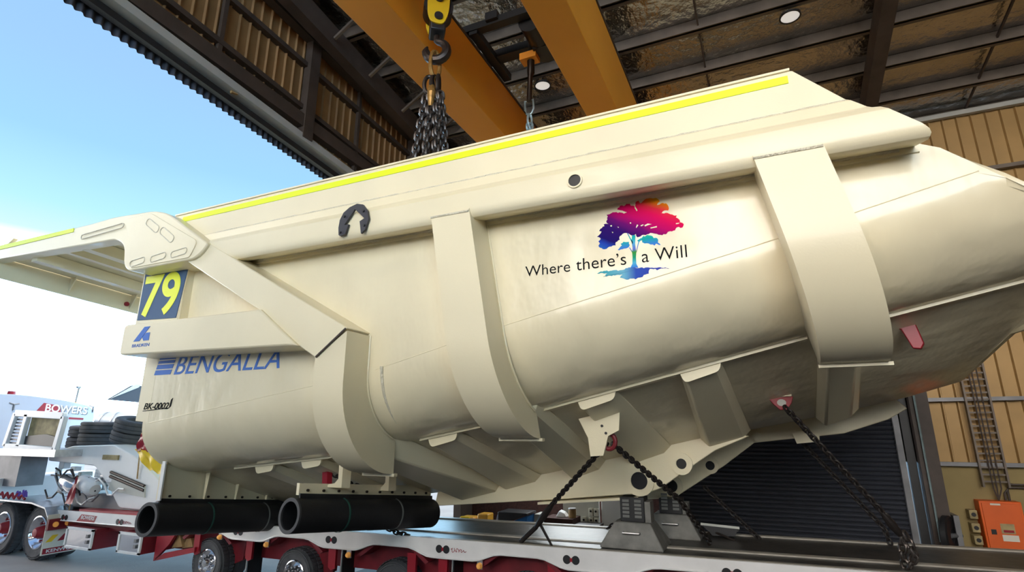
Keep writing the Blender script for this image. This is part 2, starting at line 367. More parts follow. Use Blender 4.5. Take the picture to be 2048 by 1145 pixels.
MB().box((2.22, 12.80, 0), (2.32, 12.95, 4.0)).build('door_guide', 'steel', door); MB().box((-2.25, 12.80, 0), (-2.13, 12.95, 4.0)).build('door_guide', 'steel', door)
MB().box((2.34, 12.78, 0), (2.48, 12.9, 4.2)).build('door_guide', 'black', door)
MB().box((-2.2, 12.6, 3.92), (2.3, 12.98, 4.4)).build('door_drum_cover', 'shutter', door)
wall_front = struct(MB().box((-7.2, -8.15, 0), (9.15, -8.0, 4.6)).build('wall_front', 'brown_steel'))  # unseen front wall, its height and dark face set to shape the daylight
wall_right = struct(MB().box((9.0, -8.0, 0), (9.15, 13.2, 11.7)).build('wall_right', 'brown_steel'))  # unseen end wall, added to keep the interior dark

# ================================================================ OVERHEAD CRANE, HOOKS AND SLINGS
crane = thing('overhead_crane', (-2.9, 7.5, 7.4), 'orange double-girder bridge crane spanning the shed under the roof', 'crane')
for x0, x1, z0, z1 in ((-4.17, -3.60, 7.46, 8.42), (-2.15, -1.64, 7.50, 8.70)):
    g = MB().box((x0, -6.6, z0), (x1, 12.7, z1)).build('girder', 'orange', crane, bevel=0.01)
    MB().box((x0-0.02, -6.6, z1), (x1+0.02, 12.7, z1+0.03)).build('top_flange', 'brown_steel', g)
    MB().bar(((x0+x1)/2, -6.6, z1+0.07), ((x0+x1)/2, 12.7, z1+0.07), 0.06, 0.08).build('crane_rail', 'dark_steel', g)
for y in (-6.6, 12.55): MB().box((-4.6, y-0.15, 7.2), (-1.2, y+0.15, 7.75)).build('end_carriage', 'orange', crane)
tro = MB(); tro.box((-4.0, 6.28, 8.56), (-1.75, 6.42, 8.68)); tro.box((-4.0, 7.0, 8.56), (-1.75, 7.2, 8.70)); tro.build('trolley_frame', 'black', crane)
mb = MB(); mb.cyl((-2.62, 6.45, 8.56), (-2.62, 7.25, 8.56), 0.20, 20); mb.box((-2.50, 6.60, 8.34), (-2.16, 7.15, 8.66)); mb.box((-2.75, 6.85, 8.36), (-2.45, 7.2, 8.6)); mb.build('hoist_drum', 'black', crane)
mb = MB(); mb.box((-3.6, 6.3, 8.50), (-3.46, 7.6, 8.62)); mb.box((-3.28, 6.22, 8.60), (-3.08, 6.34, 8.74)); mb.build('cable_tray', 'black', crane)
MB().box((-3.62, 4.75, 9.0), (-3.05, 5.25, 9.3)).build('rope_hoist', 'black', crane)

hk = thing('hook_block', (-3.33, 5.0, 7.05), 'yellow crane hook block hanging in front of the left orange girder', 'hook block')
rot = Matrix.Rotation(radians(-22), 4, 'Z')
def place(mb, c, R): mb.v = [Vector(c)+(R @ v) for v in mb.v]; return mb
def plate_y(poly, y0, y1): return MB().xz(poly, y0, y1)
cheek = rounded([(-0.10, -0.21), (0.06, -0.24), (0.13, -0.05), (0.14, 0.20), (0.06, 0.32), (-0.10, 0.32), (-0.15, 0.15), (-0.14, -0.1)], 0.08)
HB = Matrix.Rotation(radians(38), 4, 'Z')
for y in (-0.13, 0.13): place(plate_y(cheek, y-0.015, y+0.015), (-3.33, 5.0, 7.72), HB).build('cheek_plate', 'crane_yellow', hk, bevel=0.006)
for z in (0.15, -0.12):
    for y in (-0.165, 0.145): place(MB().cyl((0, y, z), (0, y+0.02, z), 0.055, 18), (-3.33, 5.0, 7.72), HB).build('pin_cap', 'black', hk)
place(MB().cyl((0, -0.11, 0.08), (0, 0.11, 0.08), 0.19, 24), (-3.33, 5.0, 7.72), HB).build('sheave', 'black', hk)
place(MB().box((-0.10, -0.12, -0.30), (0.10, 0.12, -0.02)), (-3.33, 5.0, 7.72), HB).build('crosshead', 'black', hk, bevel=0.02)
for x in (-0.15, 0.15): place(MB().tube([(x, 0, 0.1), (x*1.05, 0, 1.3)], 0.012, 8), (-3.33, 5.0, 7.72), HB).build('wire_rope', 'dark_steel', hk)
hp = [(0, 0, 0.16), (0, 0, 0.09)]+[(0.135*cos(a), 0, -0.06+0.135*sin(a)) for a in [radians(80-i*290/18) for i in range(19)]]
rad = [0.04, 0.042]+[0.045+0.02*sin(pi*i/18) for i in range(17)]+[0.03, 0.012]
place(MB().tube(hp, rad, 10), (-3.33, 5.0, 7.25), Matrix.Rotation(radians(20), 4, 'Z')).build('hook', 'dark_steel', hk)

def ring_pts(c, w, h, R, n=16): return [Vector(c)+R @ Vector((w*cos(2*pi*k/n), 0, h*sin(2*pi*k/n))) for k in range(n)]
sl = thing('chain_sling', (-3.38, 5.0, 5.5), 'bunch of worn steel chains hanging from the yellow hook block', 'chain sling')
MB().tube(ring_pts((-3.34, 5.0, 6.99), 0.075, 0.19, Matrix.Rotation(radians(70), 4, 'Z')), 0.026, 8, closed=True).build('master_link', 'rust_gold', sl)
for dx, a in ((-0.07, 30), (0.05, 110), (0.0, 75)):
    MB().tube(ring_pts((-3.34+dx, 5.0+dx*0.3, 6.70), 0.055, 0.12, Matrix.Rotation(radians(a), 4, 'Z')), 0.026, 8, closed=True).build('coupling_link', 'dark_steel', sl)
MB().tube([(-3.36, 4.97, 6.66), (-3.34, 4.95, 6.55), (-3.36, 4.97, 6.38)], [0.04, 0.055, 0.03], 10).build('shortening_clutch', 'rust_gold', sl)
for x0, x1, y1, r_ in ((-3.46, -3.62, 4.98, 0), (-3.40, -3.50, 5.1, .02), (-3.36, -3.42, 4.94, -.02), (-3.30, -3.32, 5.05, .01), (-3.26, -3.24, 4.98, 0), (-3.24, -3.19, 5.14, 0)):
    MB().chain([(x0, 5.0, 6.56+r_), ((x0+x1)/2, (5.0+y1)/2, 6.05), (x1, y1, 5.30)], 0.125, 0.075, 0.0165, 6, 12).build('chain_leg', 'chain', sl)

hk2 = thing('hook_block', (-2.87, 7.0, 7.35), 'dark second crane hook and swivel hanging between the two orange girders', 'hook block')
MB().box((-3.0, 6.9, 8.28), (-2.72, 7.1, 8.40)).build('crosshead', 'orange', hk2)
MB().tube([(-2.83, 7.0, 8.62), (-2.84, 7.0, 8.30), (-2.84, 7.0, 8.05), (-2.855, 7.0, 8.0), (-2.875, 7.0, 7.55)], [0.045, 0.06, 0.06, 0.04, 0.045], 12).build('swivel_shank', 'dark_steel', hk2)
MB().tube([(-2.83, 7.0, 8.4), (-2.83, 7.0, 8.9)], 0.02, 8).build('wire_rope', 'dark_steel', hk2)
sl2 = thing('chain_sling', (-2.87, 7.0, 6.8), 'pale galvanised shackle and chain hanging from the far dark hook', 'chain sling')
MB().tube([(-2.945, 7.0, 7.40), (-2.95, 7.0, 7.56), (-2.81, 7.0, 7.56), (-2.80, 7.0, 7.40), (-2.83, 7.0, 7.33), (-2.875, 7.0, 7.30), (-2.92, 7.0, 7.33)], 0.018, 8, closed=True).build('shackle', 'galv', sl2)
MB().tube(ring_pts((-2.87, 7.0, 7.21), 0.04, 0.11, Matrix.Rotation(radians(60), 4, 'Z')), 0.020, 8, closed=True).build('coupling_link', 'galv', sl2)
for dx in (-0.05, 0.05): MB().chain([(-2.87+dx*0.4, 7.0, 7.14), (-2.87+dx, 7.0, 6.4)], 0.12, 0.07, 0.017).build('chain_leg', 'galv', sl2)

# high bay lamps under the roof, plus two unseen added fill lamps
def lamp(x, y, z, label, watts=0.0):
    t = thing('high_bay_lamp', (x, y, z), label, 'lamp', 'high bay lamps under the roof')
    MB().lathe([(1e-4, 0.10), (0.06, 0.10), (0.10, 0.05), (0.17, 0.02), (0.17, -0.01), (0.145, -0.01)], (x, y, z), (0, 0, 1), 28).build('lamp_housing', 'black', t)
    MB().lathe([(1e-4, 0.0), (0.146, 0.0)], (x, y, z), (0, 0, 1), 28).build('diffuser', 'lamp', t)
    MB().tube([(x, y, z+0.08), (x, y, roof_z(y)+0.08)], 0.012, 6).build('suspension_rod', 'black', t)
    if watts:
        ld = bpy.data.lights.new('fill_lamp_light', 'AREA'); ld.shape = 'DISK'; ld.size = 0.28; ld.energy = watts; ld.color = (1.0, 0.86, 0.66)
        lo = bpy.data.objects.new('fill_lamp_light', ld); COL.objects.link(lo); lo.parent = t; lo.location = (0, 0, -0.02)
FILL_LAMP_W = 35.0
for lx, ly, wh in ((1.1, -1.0, 'above and behind the camera on the right'), (-3.4, -1.0, 'above and behind the camera on the left')):  # unseen warm lamps added to light the tray from the front
    lamp(lx, ly, roof_z(ly)-0.15, 'added unseen fill lamp '+wh, FILL_LAMP_W)
lamp(1.11, 9.0, 9.30, 'round high bay lamp under the dark roof above the tray tail'); lamp(-3.40, 9.0, 9.27, 'round high bay lamp seen between the two orange girders')
# ================================================================ THE HAUL TRUCK TRAY
body = thing('dump_body', (-3.0, 7.85, 1.40), 'huge cream mining truck tray with a number 79 plate and rainbow tree logo', 'truck tray')
BEND = [(-7.6, 2.56), (-3.95, 3.08), (-2.36, 3.46), (0.21, 4.01), (1.7, 4.36), (2.6, 4.56)]
FLOOR = [(-7.6, 1.91), (-5.0, 2.18), (-4.2, 2.30), (-2.75, 2.57), (0.45, 3.32), (2.0, 3.66), (2.7, 3.80)]
YW, YB, YR, YC = 4.72, 5.55, 7.30, 7.85
def zb(x): return lin(x, BEND)
def zf(x): return lin(x, FLOOR)
SHELL_OFF = 1.0
def vd(x): return lin(x, [(-9, .64), (-0.8, .64), (0.6, .69), (1.4, .69), (2.0, .64), (3, .6)])
def zr(x): return zf(x)-vd(x)
def section(x, n=14):
    """near half of the tray's outer section, top of the side wall to the frame rail"""
    a, b = zb(x), zf(x); top = min(4.66, 4.60-(x-1.40)*0.95) if x > 1.34 else 4.66
    pts = [(YW, 4.66), (YW, (4.66+a)/2), (YW, a)]
    for k in range(1, n+1):
        t = k/n*pi/2; pts.append((YB-(YB-YW)*cos(t), a-(a-b)*sin(t)))
    pts += [(YB+0.04, b-0.012), (6.4, b-0.012-(vd(x)*0.83/1.71)), (YR, b-vd(x))]
    return [(y, min(z, top)) for y, z in pts]
def tail_x(y):                                                       # plan shape of the tail lip
    d = abs(y-YC); return lin(YC-d, [(4.7, 2.55), (5.6, 2.45), (6.1, 2.20), (6.7, 2.08), (7.2, 1.96), (7.85, 1.92)])
xs = [-7.45+i*(2.6+7.45)/60 for i in range(61)]
mb = MB(); rows = []
for i, x in enumerate(xs):
    near = section(x); full = near+[(2*YC-y, z) for y, z in near[::-1]]; row = []
    for y, z in full:
        xx = min(x, tail_x(y)); sec = z
        row.append((xx, y, z if xx == x else z-(x-xx)*0.22))
    rows.append(row)
n = len(rows[0]); vs = [p for r in rows for p in r]; fs = [(i*n+k, i*n+k+1, (i+1)*n+k+1, (i+1)*n+k) for i in range(len(xs)-1) for k in range(n-1)]
mb.add(vs, fs); shell = mb.build('tray_shell', 'cream_wavy', body, ang=24)
md = shell.modifiers.new('solid', 'SOLIDIFY'); md.thickness = 0.04; md.offset = SHELL_OFF
# front side plate ahead of the rolled corner, and the headboard
mb = MB(); mb.xz([(-7.66, 2.62), (-7.40, 2.60), (-7.40, 5.2), (-7.66, 5.2)], YW-0.001, YW+0.05); mb.build('front_corner_plate', 'cream', body)
mb = MB(); pr = section(-7.45)[:]; prof = [(YW+0.02, 5.3)]+[(y+0.01, z) for y, z in pr[2:]]; prof = prof+[(2*YC-y, z) for y, z in prof[::-1]]
mb.yz(prof, -7.52, -7.46); mb.build('headboard', 'cream', body)
# weld lines: bend of the plate, foot of the rolled corner, a butt weld between the front ribs
for x0, x1 in ((-7.4, -4.3), (-3.75, -2.75), (-2.28, 0.3), (0.75, 1.62)):
    k = 12; mb = MB(); mb.tube([(x0+(x1-x0)*i/k, YW-0.004, zb(x0+(x1-x0)*i/k)) for i in range(k+1)], 0.006, 8); mb.v = [v+Vector((0, 0.0065, 0)) for v in mb.v]; mb.build('weld_bead', 'cream', body)
for x0, x1 in ((-6.6, -4.35), (-3.65, -2.85), (-2.15, 0.42), (0.95, 2.4)):
    k = 10; mb = MB()
    lo = [(x0+(x1-x0)*i/k) for i in range(k+1)]
    for i in range(k):
        a, b = lo[i], lo[i+1]
        mb.prism([(a, YB-0.08, zf(a)-0.022), (a, YB+0.10, zf(a)-0.022), (a, YB+0.10, zf(a)+0.006), (a, YB-0.08, zf(a)+0.006)], (b-a, 0, zf(b)-zf(a)))
    mb.build('corner_lip', 'cream', body)
mb = MB(); sec = section(-3.62); mb.tube([(-3.66, y-0.006, z+0.02) if i else (-3.66, y-0.01, z) for i, (y, z) in enumerate(sec[2:16])], 0.020, 6); mb.build('butt_weld', 'cream_weld', body)

# top rail of the near and the far side
RP = [(4.52, 5.40), (4.50, 5.38), (4.50, 5.02), (4.475, 4.99), (4.46, 4.90), (4.44, 4.875), (4.39, 4.84), (4.365, 4.80), (4.36, 4.63), (4.368, 4.585), (4.385, 4.557), (4.41, 4.54), (4.45, 4.535), (4.70, 4.612), (4.702, 4.565), (4.72, 4.56), (4.735, 5.40)]
def rail_end(z): return lin(z, [(4.51, 1.27), (4.55, 1.30), (4.60, 1.28), (4.84, 1.03), (4.875, 0.99), (5.0, 0.86), (5.40, 0.49)])
def rail_start(z): return lin(z, [(4.5, -5.95), (4.9, -6.50), (5.40, -7.30)])
def rail_mesh(flip):
    mb = MB(); P = [(y if not flip else 2*YC-y, z) for y, z in RP]
    a = [(rail_start(z), y, z) for y, z in P]; b = [(rail_end(z), y, z) for y, z in P]; k = len(P)
    mb.add(a+b, [list(range(k))[::-1], list(range(k, 2*k))]+[(i, (i+1) % k, k+(i+1) % k, k+i) for i in range(k)]); return mb
top_rail = rail_mesh(False).build('top_rail', 'cream', body, ang=26); rail_mesh(True).build('top_rail', 'cream', body, ang=26)
mb = MB(); mb.tube([(-6.30+i*0.0595, 4.497+random.uniform(-.003, .003), 5.005+random.uniform(-.004, .004)) for i in range(121)], [0.010+random.uniform(0, .007) for i in range(121)], 6)
mb.build('rail_weld', 'cream_weld', top_rail)
mb = MB(); mb.tube([(-5.7+i*0.0572, 4.697+random.uniform(-.004, .004), 4.593+0.012+random.uniform(-.006, .006)) for i in range(121)], [0.010+random.uniform(0, .010) for i in range(121)], 6)
mb.build('rail_weld', 'cream_weld', top_rail)
mb = MB(); mb.xz([(-7.05, 5.275), (0.47, 5.275), (0.47, 5.345), (-7.02, 5.345)], 4.493, 4.501); tag(mb.build('reflective_stripe', 'stripe', body), 'fluorescent yellow stripe along the top rail')
mb = MB(); mb.bar((-7.2, 4.52, 5.40), (0.49, 4.52, 5.40), 0.06, 0.02); mb.build('rail_edge', 'cream', top_rail)
# lifting hole with its rim
def ring(name, x, z, y, r, R, m_in='hole_dark', parent=body, d=0.02):
    mb = MB(); mb.lathe([(R, 0.0), (R, d), (r, d), (r, -0.05)], (x, y, z), (0, -1, 0), 28); o = mb.build(name, 'cream', parent)
    mb = MB(); mb.cyl((x, y+0.004, z), (x, y-d+0.013, z), r*1.01, 28); mb.build('hole', m_in, o); return o
ring('lifting_eye', -1.348, 4.695, 4.362, 0.058, 0.072)

# side ribs: a box that follows the side wall and rolls under the floor
def rib(xl, xr, lean, ztop, zmit=None, depth=0.37, yend=5.30, drop=0.10, start=0.05):
    """box rib: outer face from ztop down round the corner, inner edge on the tray; lean moves it towards +X as it goes down"""
    ztl, ztr = (ztop, ztop) if zmit is None else zmit
    xm = (xl+xr)/2; a, b, A, B = zb(xm)-start, zf(xm)-drop, zb(xm), zf(xm); N = 16; path = []; tm = math.acos((YB-yend)/(YB-YW))
    for k in range(5): path.append((YW-depth, None, YW+0.02, k/5, None))
    for k in range(N+1):
        t = k/N*pi/2; ti = k/N*tm; path.append((yend-(yend-(YW-depth))*cos(t), a-(a-b)*sin(t), YB-(YB-YW)*cos(ti)+0.02*(k < N), None, A-(A-B)*sin(ti)+0.02))
    L, R_, Li, Ri = [], [], [], []
    for y, z, yi, q, zi in path:
        for side, inner, x0, zt in ((L, Li, xl, ztl), (R_, Ri, xr, ztr)):
            zz = z if z is not None else zt+(a-zt)*q; z2 = zi if zi is not None else zt+(A-zt)*q
            side.append((x0+lean*(zt-zz), y, zz)); inner.append((x0+lean*(zt-z2), yi, z2))
    mb = MB(); k = len(L); vs = L+R_+Ri+Li; fs = []
    for i in range(k-1):
        for s0, s1 in ((0, 1), (1, 2), (2, 3), (3, 0)): fs.append((s0*k+i, s1*k+i, s1*k+i+1, s0*k+i+1))
    fs += [(0, k, 2*k, 3*k), (k-1, 2*k-1, 3*k-1, 4*k-1)]
    mb.add(vs, fs); o = mb.build('side_rib', 'cream', body, ang=40)
    if zmit is None: MB().tube([(xl, YW-depth-0.002, ztop-0.03), (xr, YW-depth-0.002, ztop-0.03)], 0.012, 6).build('rib_weld', 'cream_weld', o)
    e0, e1 = L[-1], R_[-1]
    mb = MB(); mb.prism([(e0[0]-0.01, e0[1]-0.03, e0[2]-0.028), (e1[0]+0.03, e1[1]-0.03, e1[2]-0.028), (e1[0]+0.03, e1[1]+0.03, e1[2]-0.028), (e0[0]-0.01, e0[1]+0.03, e0[2]-0.028)], (0, 0, 0.03)); mb.build('rib_lip', 'cream', o)
    mb = MB(); mb.tube([(x+0.010, y-0.024, z) for x, y, z in Ri[:-1]], 0.012, 6); mb.build('rib_weld', 'cream', o)
    return o
rib(-4.25, -3.85, 0.0, 3.5, (3.24, 3.50), depth=0.37, yend=5.28, drop=0.30, start=0.10)
ribB = rib(-2.88, -2.44, 0.17, 4.62, depth=0.37, yend=5.25, drop=0.17)
ribC = rib(0.13, 0.62, 0.21, 4.62, depth=0.37, yend=5.25, drop=0.27)

# canopy over the cab: side beam with gusset, deck, cross ribs, front lip
G = [(-11.65, 5.50), (-8.85, 5.47), (-8.28, 5.485), (-7.38, 5.43), (-7.07, 5.344), (-6.15, 4.775), (-6.26, 4.66), (-6.40, 4.60), (-7.70, 4.60), (-7.83, 4.70), (-7.90, 5.0), (-8.12, 5.125), (-8.75, 5.145), (-11.65, 5.26)]
gp = rounded(G, [0, .1, .1, .15, .15, .06, .06, .05, .10, .08, .12, .12, .1, 0])
canopy = MB().xz(gp, 4.30, 4.50).build('canopy_side_beam', 'cream', body, bevel=0.018)
mb = MB(); mb.xz([(-6.2, 4.72), (-6.42, 4.605), (-7.66, 4.605), (-7.8, 4.70), (-7.84, 5.3), (-7.1, 5.32), (-6.3, 4.8)], 4.49, 4.76); mb.build('gusset_box', 'cream', canopy)
mb = MB(); mb.xz(rounded([(-7.42, 5.40), (-6.345, 4.835), (-6.455, 4.625), (-7.66, 4.63), (-7.78, 5.05), (-8.0, 5.40)], [.05, .08, .05, .05, .1, .1]), 4.288, 4.305); mb.build('gusset_face_plate', 'cream', canopy, bevel=0.006)
def slot(x0, z0, x1, z1, w):
    d = Vector((x1-x0, z1-z0)).normalized(); nrm = Vector((-d.y, d.x))*w/2; ang = math.atan2(d.y, d.x)
    path = [(x0+w/2*cos(ang+pi/2+pi*k/8), 4.286, z0+w/2*sin(ang+pi/2+pi*k/8)) for k in range(9)]+[(x1+w/2*cos(ang-pi/2+pi*k/8), 4.286, z1+w/2*sin(ang-pi/2+pi*k/8)) for k in range(9)]
    MB().tube(path, 0.007, 6, closed=True).build('slot_weld', 'cream_weld', canopy)
slot(-7.42, 5.26, -7.22, 5.13, 0.10); slot(-7.08, 5.08, -6.87, 4.94, 0.10)
for x in (-7.62, -7.19, -6.78): slot(x, 4.70+(x+7.2)*0.02, x+0.22, 4.72+(x+7.2)*0.02, 0.085)
slot(-8.95, 5.28, -8.02, 5.31, 0.07)
mb = MB(); mb.xz([(-11.65, 5.415), (-9.25, 5.405), (-9.25, 5.468), (-11.65, 5.49)], 4.292, 4.30); mb.build('reflective_stripe', 'stripe', canopy)
def cz(y): return -0.075*(YC-abs(y-YC)-4.43)                         # the canopy falls towards its middle
mb = MB()
mb.add([(-11.55, 4.48, 5.36), (-7.5, 4.48, 5.36), (-7.5, YC, 5.36+cz(YC)), (-11.55, YC, 5.36+cz(YC)), (-7.5, 11.22, 5.36), (-11.55, 11.22, 5.36)], [(0, 1, 2, 3), (3, 2, 4, 5)])
deck = mb.build('canopy_deck', 'cream', body, smooth=False); md = deck.modifiers.new('solid', 'SOLIDIFY'); md.thickness = 0.05; md.offset = 0
for x, w, h in ((-10.55, .16, .17), (-9.75, .10, .12), (-9.15, .16, .17), (-8.55, .10, .12), (-8.0, .16, .17)):
    for a, b in ((4.46, YC), (YC, 11.24)):
        mb = MB(); mb.bar((x, a, 5.33+cz(a)-h/2), (x, b, 5.33+cz(b)-h/2), w, h); mb.build('canopy_rib', 'cream', deck)
mb = MB()
for a, b in ((4.30, YC), (YC, 11.40)):
    mb.prism([(-11.62, a, 5.42+cz(a)), (-11.62, b, 5.42+cz(b)), (-11.62, b, 5.005+cz(b)), (-11.62, a, 5.005+cz(a))], (0.04, 0, 0))
lip = mb.build('canopy_front_lip', 'cream', body)
for y in (5.5, 6.62, 7.8): MB().prism([(-11.59, y, 5.02+cz(y)), (-11.59, y, 5.34+cz(y)), (-11.40, y, 5.34+cz(y))], (0, 0.02, 0)).build('stiffener', 'cream', lip)
MB().lathe([(1e-4, 0.02), (0.03, 0.02), (0.045, 0.0), (0.045, -0.03)], (-11.55, 6.55, 4.98), (1, 0, 0.0), 16).build('red_lamp', 'red', lip)
MB().bar((-11.3, 4.35, 5.50), (-11.05, 4.35, 5.62), 0.06, 0.10).build('marker_bracket', 'cream', canopy)
ring('gusset_eye', -6.345, 4.683, 4.352, 0.048, 0.060, 'dark_red')

# diagonal brace and the beam that carries the maker's name
brace = MB().xz([(-6.56, 4.60), (-6.21, 4.80), (-5.75, 4.556), (-3.85, 3.53), (-4.24, 3.235), (-4.50, 3.385), (-5.17, 3.84)], 4.345, 4.76).build('diagonal_brace', 'cream', body, bevel=0.012)
MB().tube([(-3.86, 4.338, 3.52), (-4.23, 4.338, 3.245)], 0.012, 6).build('mitre_gap', 'brown_steel', brace)
beam_poly = rounded([(-7.55, 3.84), (-5.10, 3.83), (-4.47, 3.375), (-4.62, 3.385), (-7.55, 3.44)], [.07, 0, 0, 0, .07])
beam = MB().xz(beam_poly, 4.295, 4.74).build('number_beam', 'cream', body, bevel=0.02)
on_beam = lambda X0, Z0: (lambda u, v, d: Vector((X0+u, 4.295-d, Z0+v)))
lettering('maker_lettering', 'BRADKEN', 'blue_ink', beam, on_beam(-7.30, 3.525), 0.34, 0.04)
for poly in ([(-7.29, 3.60), (-7.17, 3.60), (-7.0, 3.78), (-7.11, 3.78)], [(-7.09, 3.60), (-6.985, 3.60), (-6.985, 3.70), (-7.06, 3.70), (-7.12, 3.645)]):
    MB().xz(poly, 4.290, 4.297).build('maker_mark', 'blue_ink', beam)

# number plate on its bent bracket
plate = MB().xz([(-7.84, 3.86), (-6.97, 3.86), (-6.89, 4.70), (-7.83, 4.735)], 4.60, 4.615).build('number_plate', 'cream', body)
MB().xz([(-7.80, 3.975), (-6.985, 3.945), (-6.90, 4.60), (-7.80, 4.655)], 4.590, 4.602).build('plate_field', 'navy', plate)
MB().box((-6.98, 4.605, 3.86), (-6.93, 4.74, 4.68)).build('plate_bracket', 'cream', plate)
lettering('plate_digits', '79', 'yellow_ink', plate, lambda u, v, d: Vector((-7.755+u, 4.590-d, 4.005+v)), 0.76, 0.60, bold=0.022)

# printing on the side wall
on_wall = lambda X0, Z0: (lambda u, v, d: Vector((X0+u, YW-d-0.001, Z0+v)))
for i, (z0, z1) in enumerate(((3.215, 3.278), (3.292, 3.35), (3.365, 3.403), (3.418, 3.442), (3.455, 3.467))):
    sh = lambda z: (z-3.21)*0.30
    MB().xz([(-7.43+sh(z0), z0), (-7.10+sh(z0), z0), (-7.10+sh(z1), z1), (-7.43+sh(z1), z1)], YW-0.005, YW+0.001).build('mine_mark_bar', 'blue_ink', body)
lettering('mine_lettering', 'BENGALLA', 'blue_ink', body, on_wall(-7.03, 3.205), 1.88, 0.245, shear=0.30)
lettering('serial_lettering', 'BK-0002', 'black_ink', body, on_wall(-7.53, 2.765), 0.50, 0.085, shear=0.25, bold=0.012)
MB().xz([(-7.54, 2.742), (-7.015, 2.775), (-7.015, 2.785), (-7.54, 2.750)], YW-0.005, YW+0.001).build('serial_underline', 'black_ink', body)
MB().xz([(-7.02, 2.778), (-6.985, 2.800), (-6.97, 2.905), (-7.0, 2.885)], YW-0.005, YW+0.001).build('serial_underline', 'black_ink', body)
lettering('slogan_lettering', 'Where', 'black_ink', body, on_wall(-1.995, 3.955), 0.46, 0.105, bold=-0.006, spacing=1.02); lettering('slogan_lettering', 'there\u2019s', 'black_ink', body, on_wall(-1.475, 3.955), 0.475, 0.115, bold=-0.006, spacing=1.02)
lettering('slogan_lettering', 'a Will', 'black_ink', body, on_wall(-0.858, 3.955), 0.39, 0.115, bold=-0.006, spacing=1.02)
TREE = {
'crown':[(-0.332,0.345),(-0.286,0.391),(-0.309,0.399),(-0.297,0.418),(-0.256,0.44),(-0.263,0.458),(-0.215,0.455),(-0.238,0.483),(-0.225,0.502),(-0.22,0.53),(-0.231,0.549),(-0.187,0.558),(-0.151,0.562),(-0.078,0.546),(-0.043,0.543),(-0.127,0.585),(-0.101,0.618),(-0.063,0.609),(-0.039,0.627),(-0.008,0.622),(0.002,0.601),(0.029,0.595),(0.056,0.54),(0.04,0.592),(0.054,0.633),(0.077,0.637),(0.091,0.608),(0.114,0.624),(0.13,0.638),(0.168,0.643),(0.173,0.659),(0.198,0.638),(0.242,0.63),(0.266,0.597),(0.238,0.565),(0.275,0.575),(0.319,0.568),(0.338,0.531),(0.332,0.496),(0.299,0.502),(0.261,0.479),(0.326,0.473),(0.365,0.451),(0.403,0.436),(0.394,0.418),(0.424,0.389),(0.426,0.366),(0.456,0.345),(0.443,0.316),(0.394,0.324),(0.378,0.299),(0.335,0.298),(0.314,0.294),(0.305,0.279),(0.277,0.28),(0.265,0.27),(0.233,0.279),(0.198,0.296),(0.162,0.309),(0.146,0.3),(0.102,0.299),(0.041,0.284),(0.032,0.318),(-0.003,0.307),(-0.047,0.338),(-0.077,0.342),(-0.117,0.32),(-0.119,0.284),(-0.158,0.266),(-0.16,0.234),(-0.23,0.228),(-0.266,0.212),(-0.293,0.228),(-0.323,0.253),(-0.307,0.275),(-0.321,0.298),(-0.297,0.319)],
'leafR':[(0.039,0.253),(0.085,0.273),(0.131,0.294),(0.178,0.275),(0.188,0.254),(0.217,0.25),(0.226,0.233),(0.221,0.206),(0.244,0.181),(0.206,0.2),(0.19,0.183),(0.141,0.21),(0.104,0.215),(0.083,0.23),(0.084,0.25),(0.046,0.242)],
'leafL':[(-0.143,0.189),(-0.102,0.225),(-0.113,0.243),(-0.085,0.259),(-0.036,0.252),(-0.03,0.219),(-0.054,0.195),(-0.1,0.189)],
'trunk':[(-0.002,0.311),(-0.013,0.26),(-0.006,0.188),(-0.012,0.141),(-0.011,0.101),(-0.016,0.039),(-0.035,0.004),(0.035,-0.004),(0.019,0.035),(0.019,0.097),(0.024,0.144),(0.019,0.224),(0.027,0.306)],
'br1':[(-0.048,0.336),(-0.041,0.337),(-0.0,0.242),(-0.003,0.219)],
'br2':[(-0.037,0.194),(-0.03,0.197),(-0.007,0.152),(-0.009,0.137)],
'br3':[(0.022,0.14),(0.047,0.235),(0.101,0.291),(0.106,0.286),(0.055,0.233),(0.027,0.143)],
'roots':[(-0.346,-0.014),(-0.31,0.002),(-0.21,-0.003),(-0.133,-0.008),(-0.035,0.006),(0.039,-0.009),(0.126,-0.014),(0.269,-0.032),(0.303,-0.046),(0.247,-0.039),(0.218,-0.04),(0.196,-0.049),(0.183,-0.034),(0.136,-0.028),(0.123,-0.071),(0.079,-0.077),(0.067,-0.095),(0.026,-0.097),(0.003,-0.11),(-0.026,-0.099),(-0.078,-0.104),(-0.137,-0.078),(-0.109,-0.054),(-0.196,-0.048),(-0.289,-0.052),(-0.249,-0.026),(-0.311,-0.012)],
'gap1':[(0.036,0.381),(0.048,0.407),(0.059,0.398),(0.039,0.373)],
'gap2':[(0.078,0.391),(0.101,0.399),(0.108,0.392),(0.085,0.383)],
'gap3':[(0.115,0.389),(0.145,0.4),(0.18,0.388),(0.152,0.385),(0.118,0.376)],
'gap4':[(0.165,0.357),(0.224,0.363),(0.223,0.351),(0.168,0.348)],
'gap5':[(0.04,0.584),(0.06,0.544),(0.052,0.537),(0.035,0.573)],
'gap6':[(0.39,0.364),(0.422,0.362),(0.411,0.354),(0.39,0.354)],
'gap7':[(-0.112,0.57),(-0.039,0.542),(-0.067,0.533)],
'gap8':[(-0.201,0.436),(-0.185,0.437),(-0.185,0.425),(-0.197,0.425)],
'gap9':[(-0.135,0.413),(-0.12,0.408),(-0.124,0.401)],
'gap10':[(-0.188,0.372),(-0.176,0.366),(-0.181,0.357)],
'gap11':[(-0.017,0.434),(-0.007,0.437),(-0.005,0.424),(-0.014,0.425)],
}
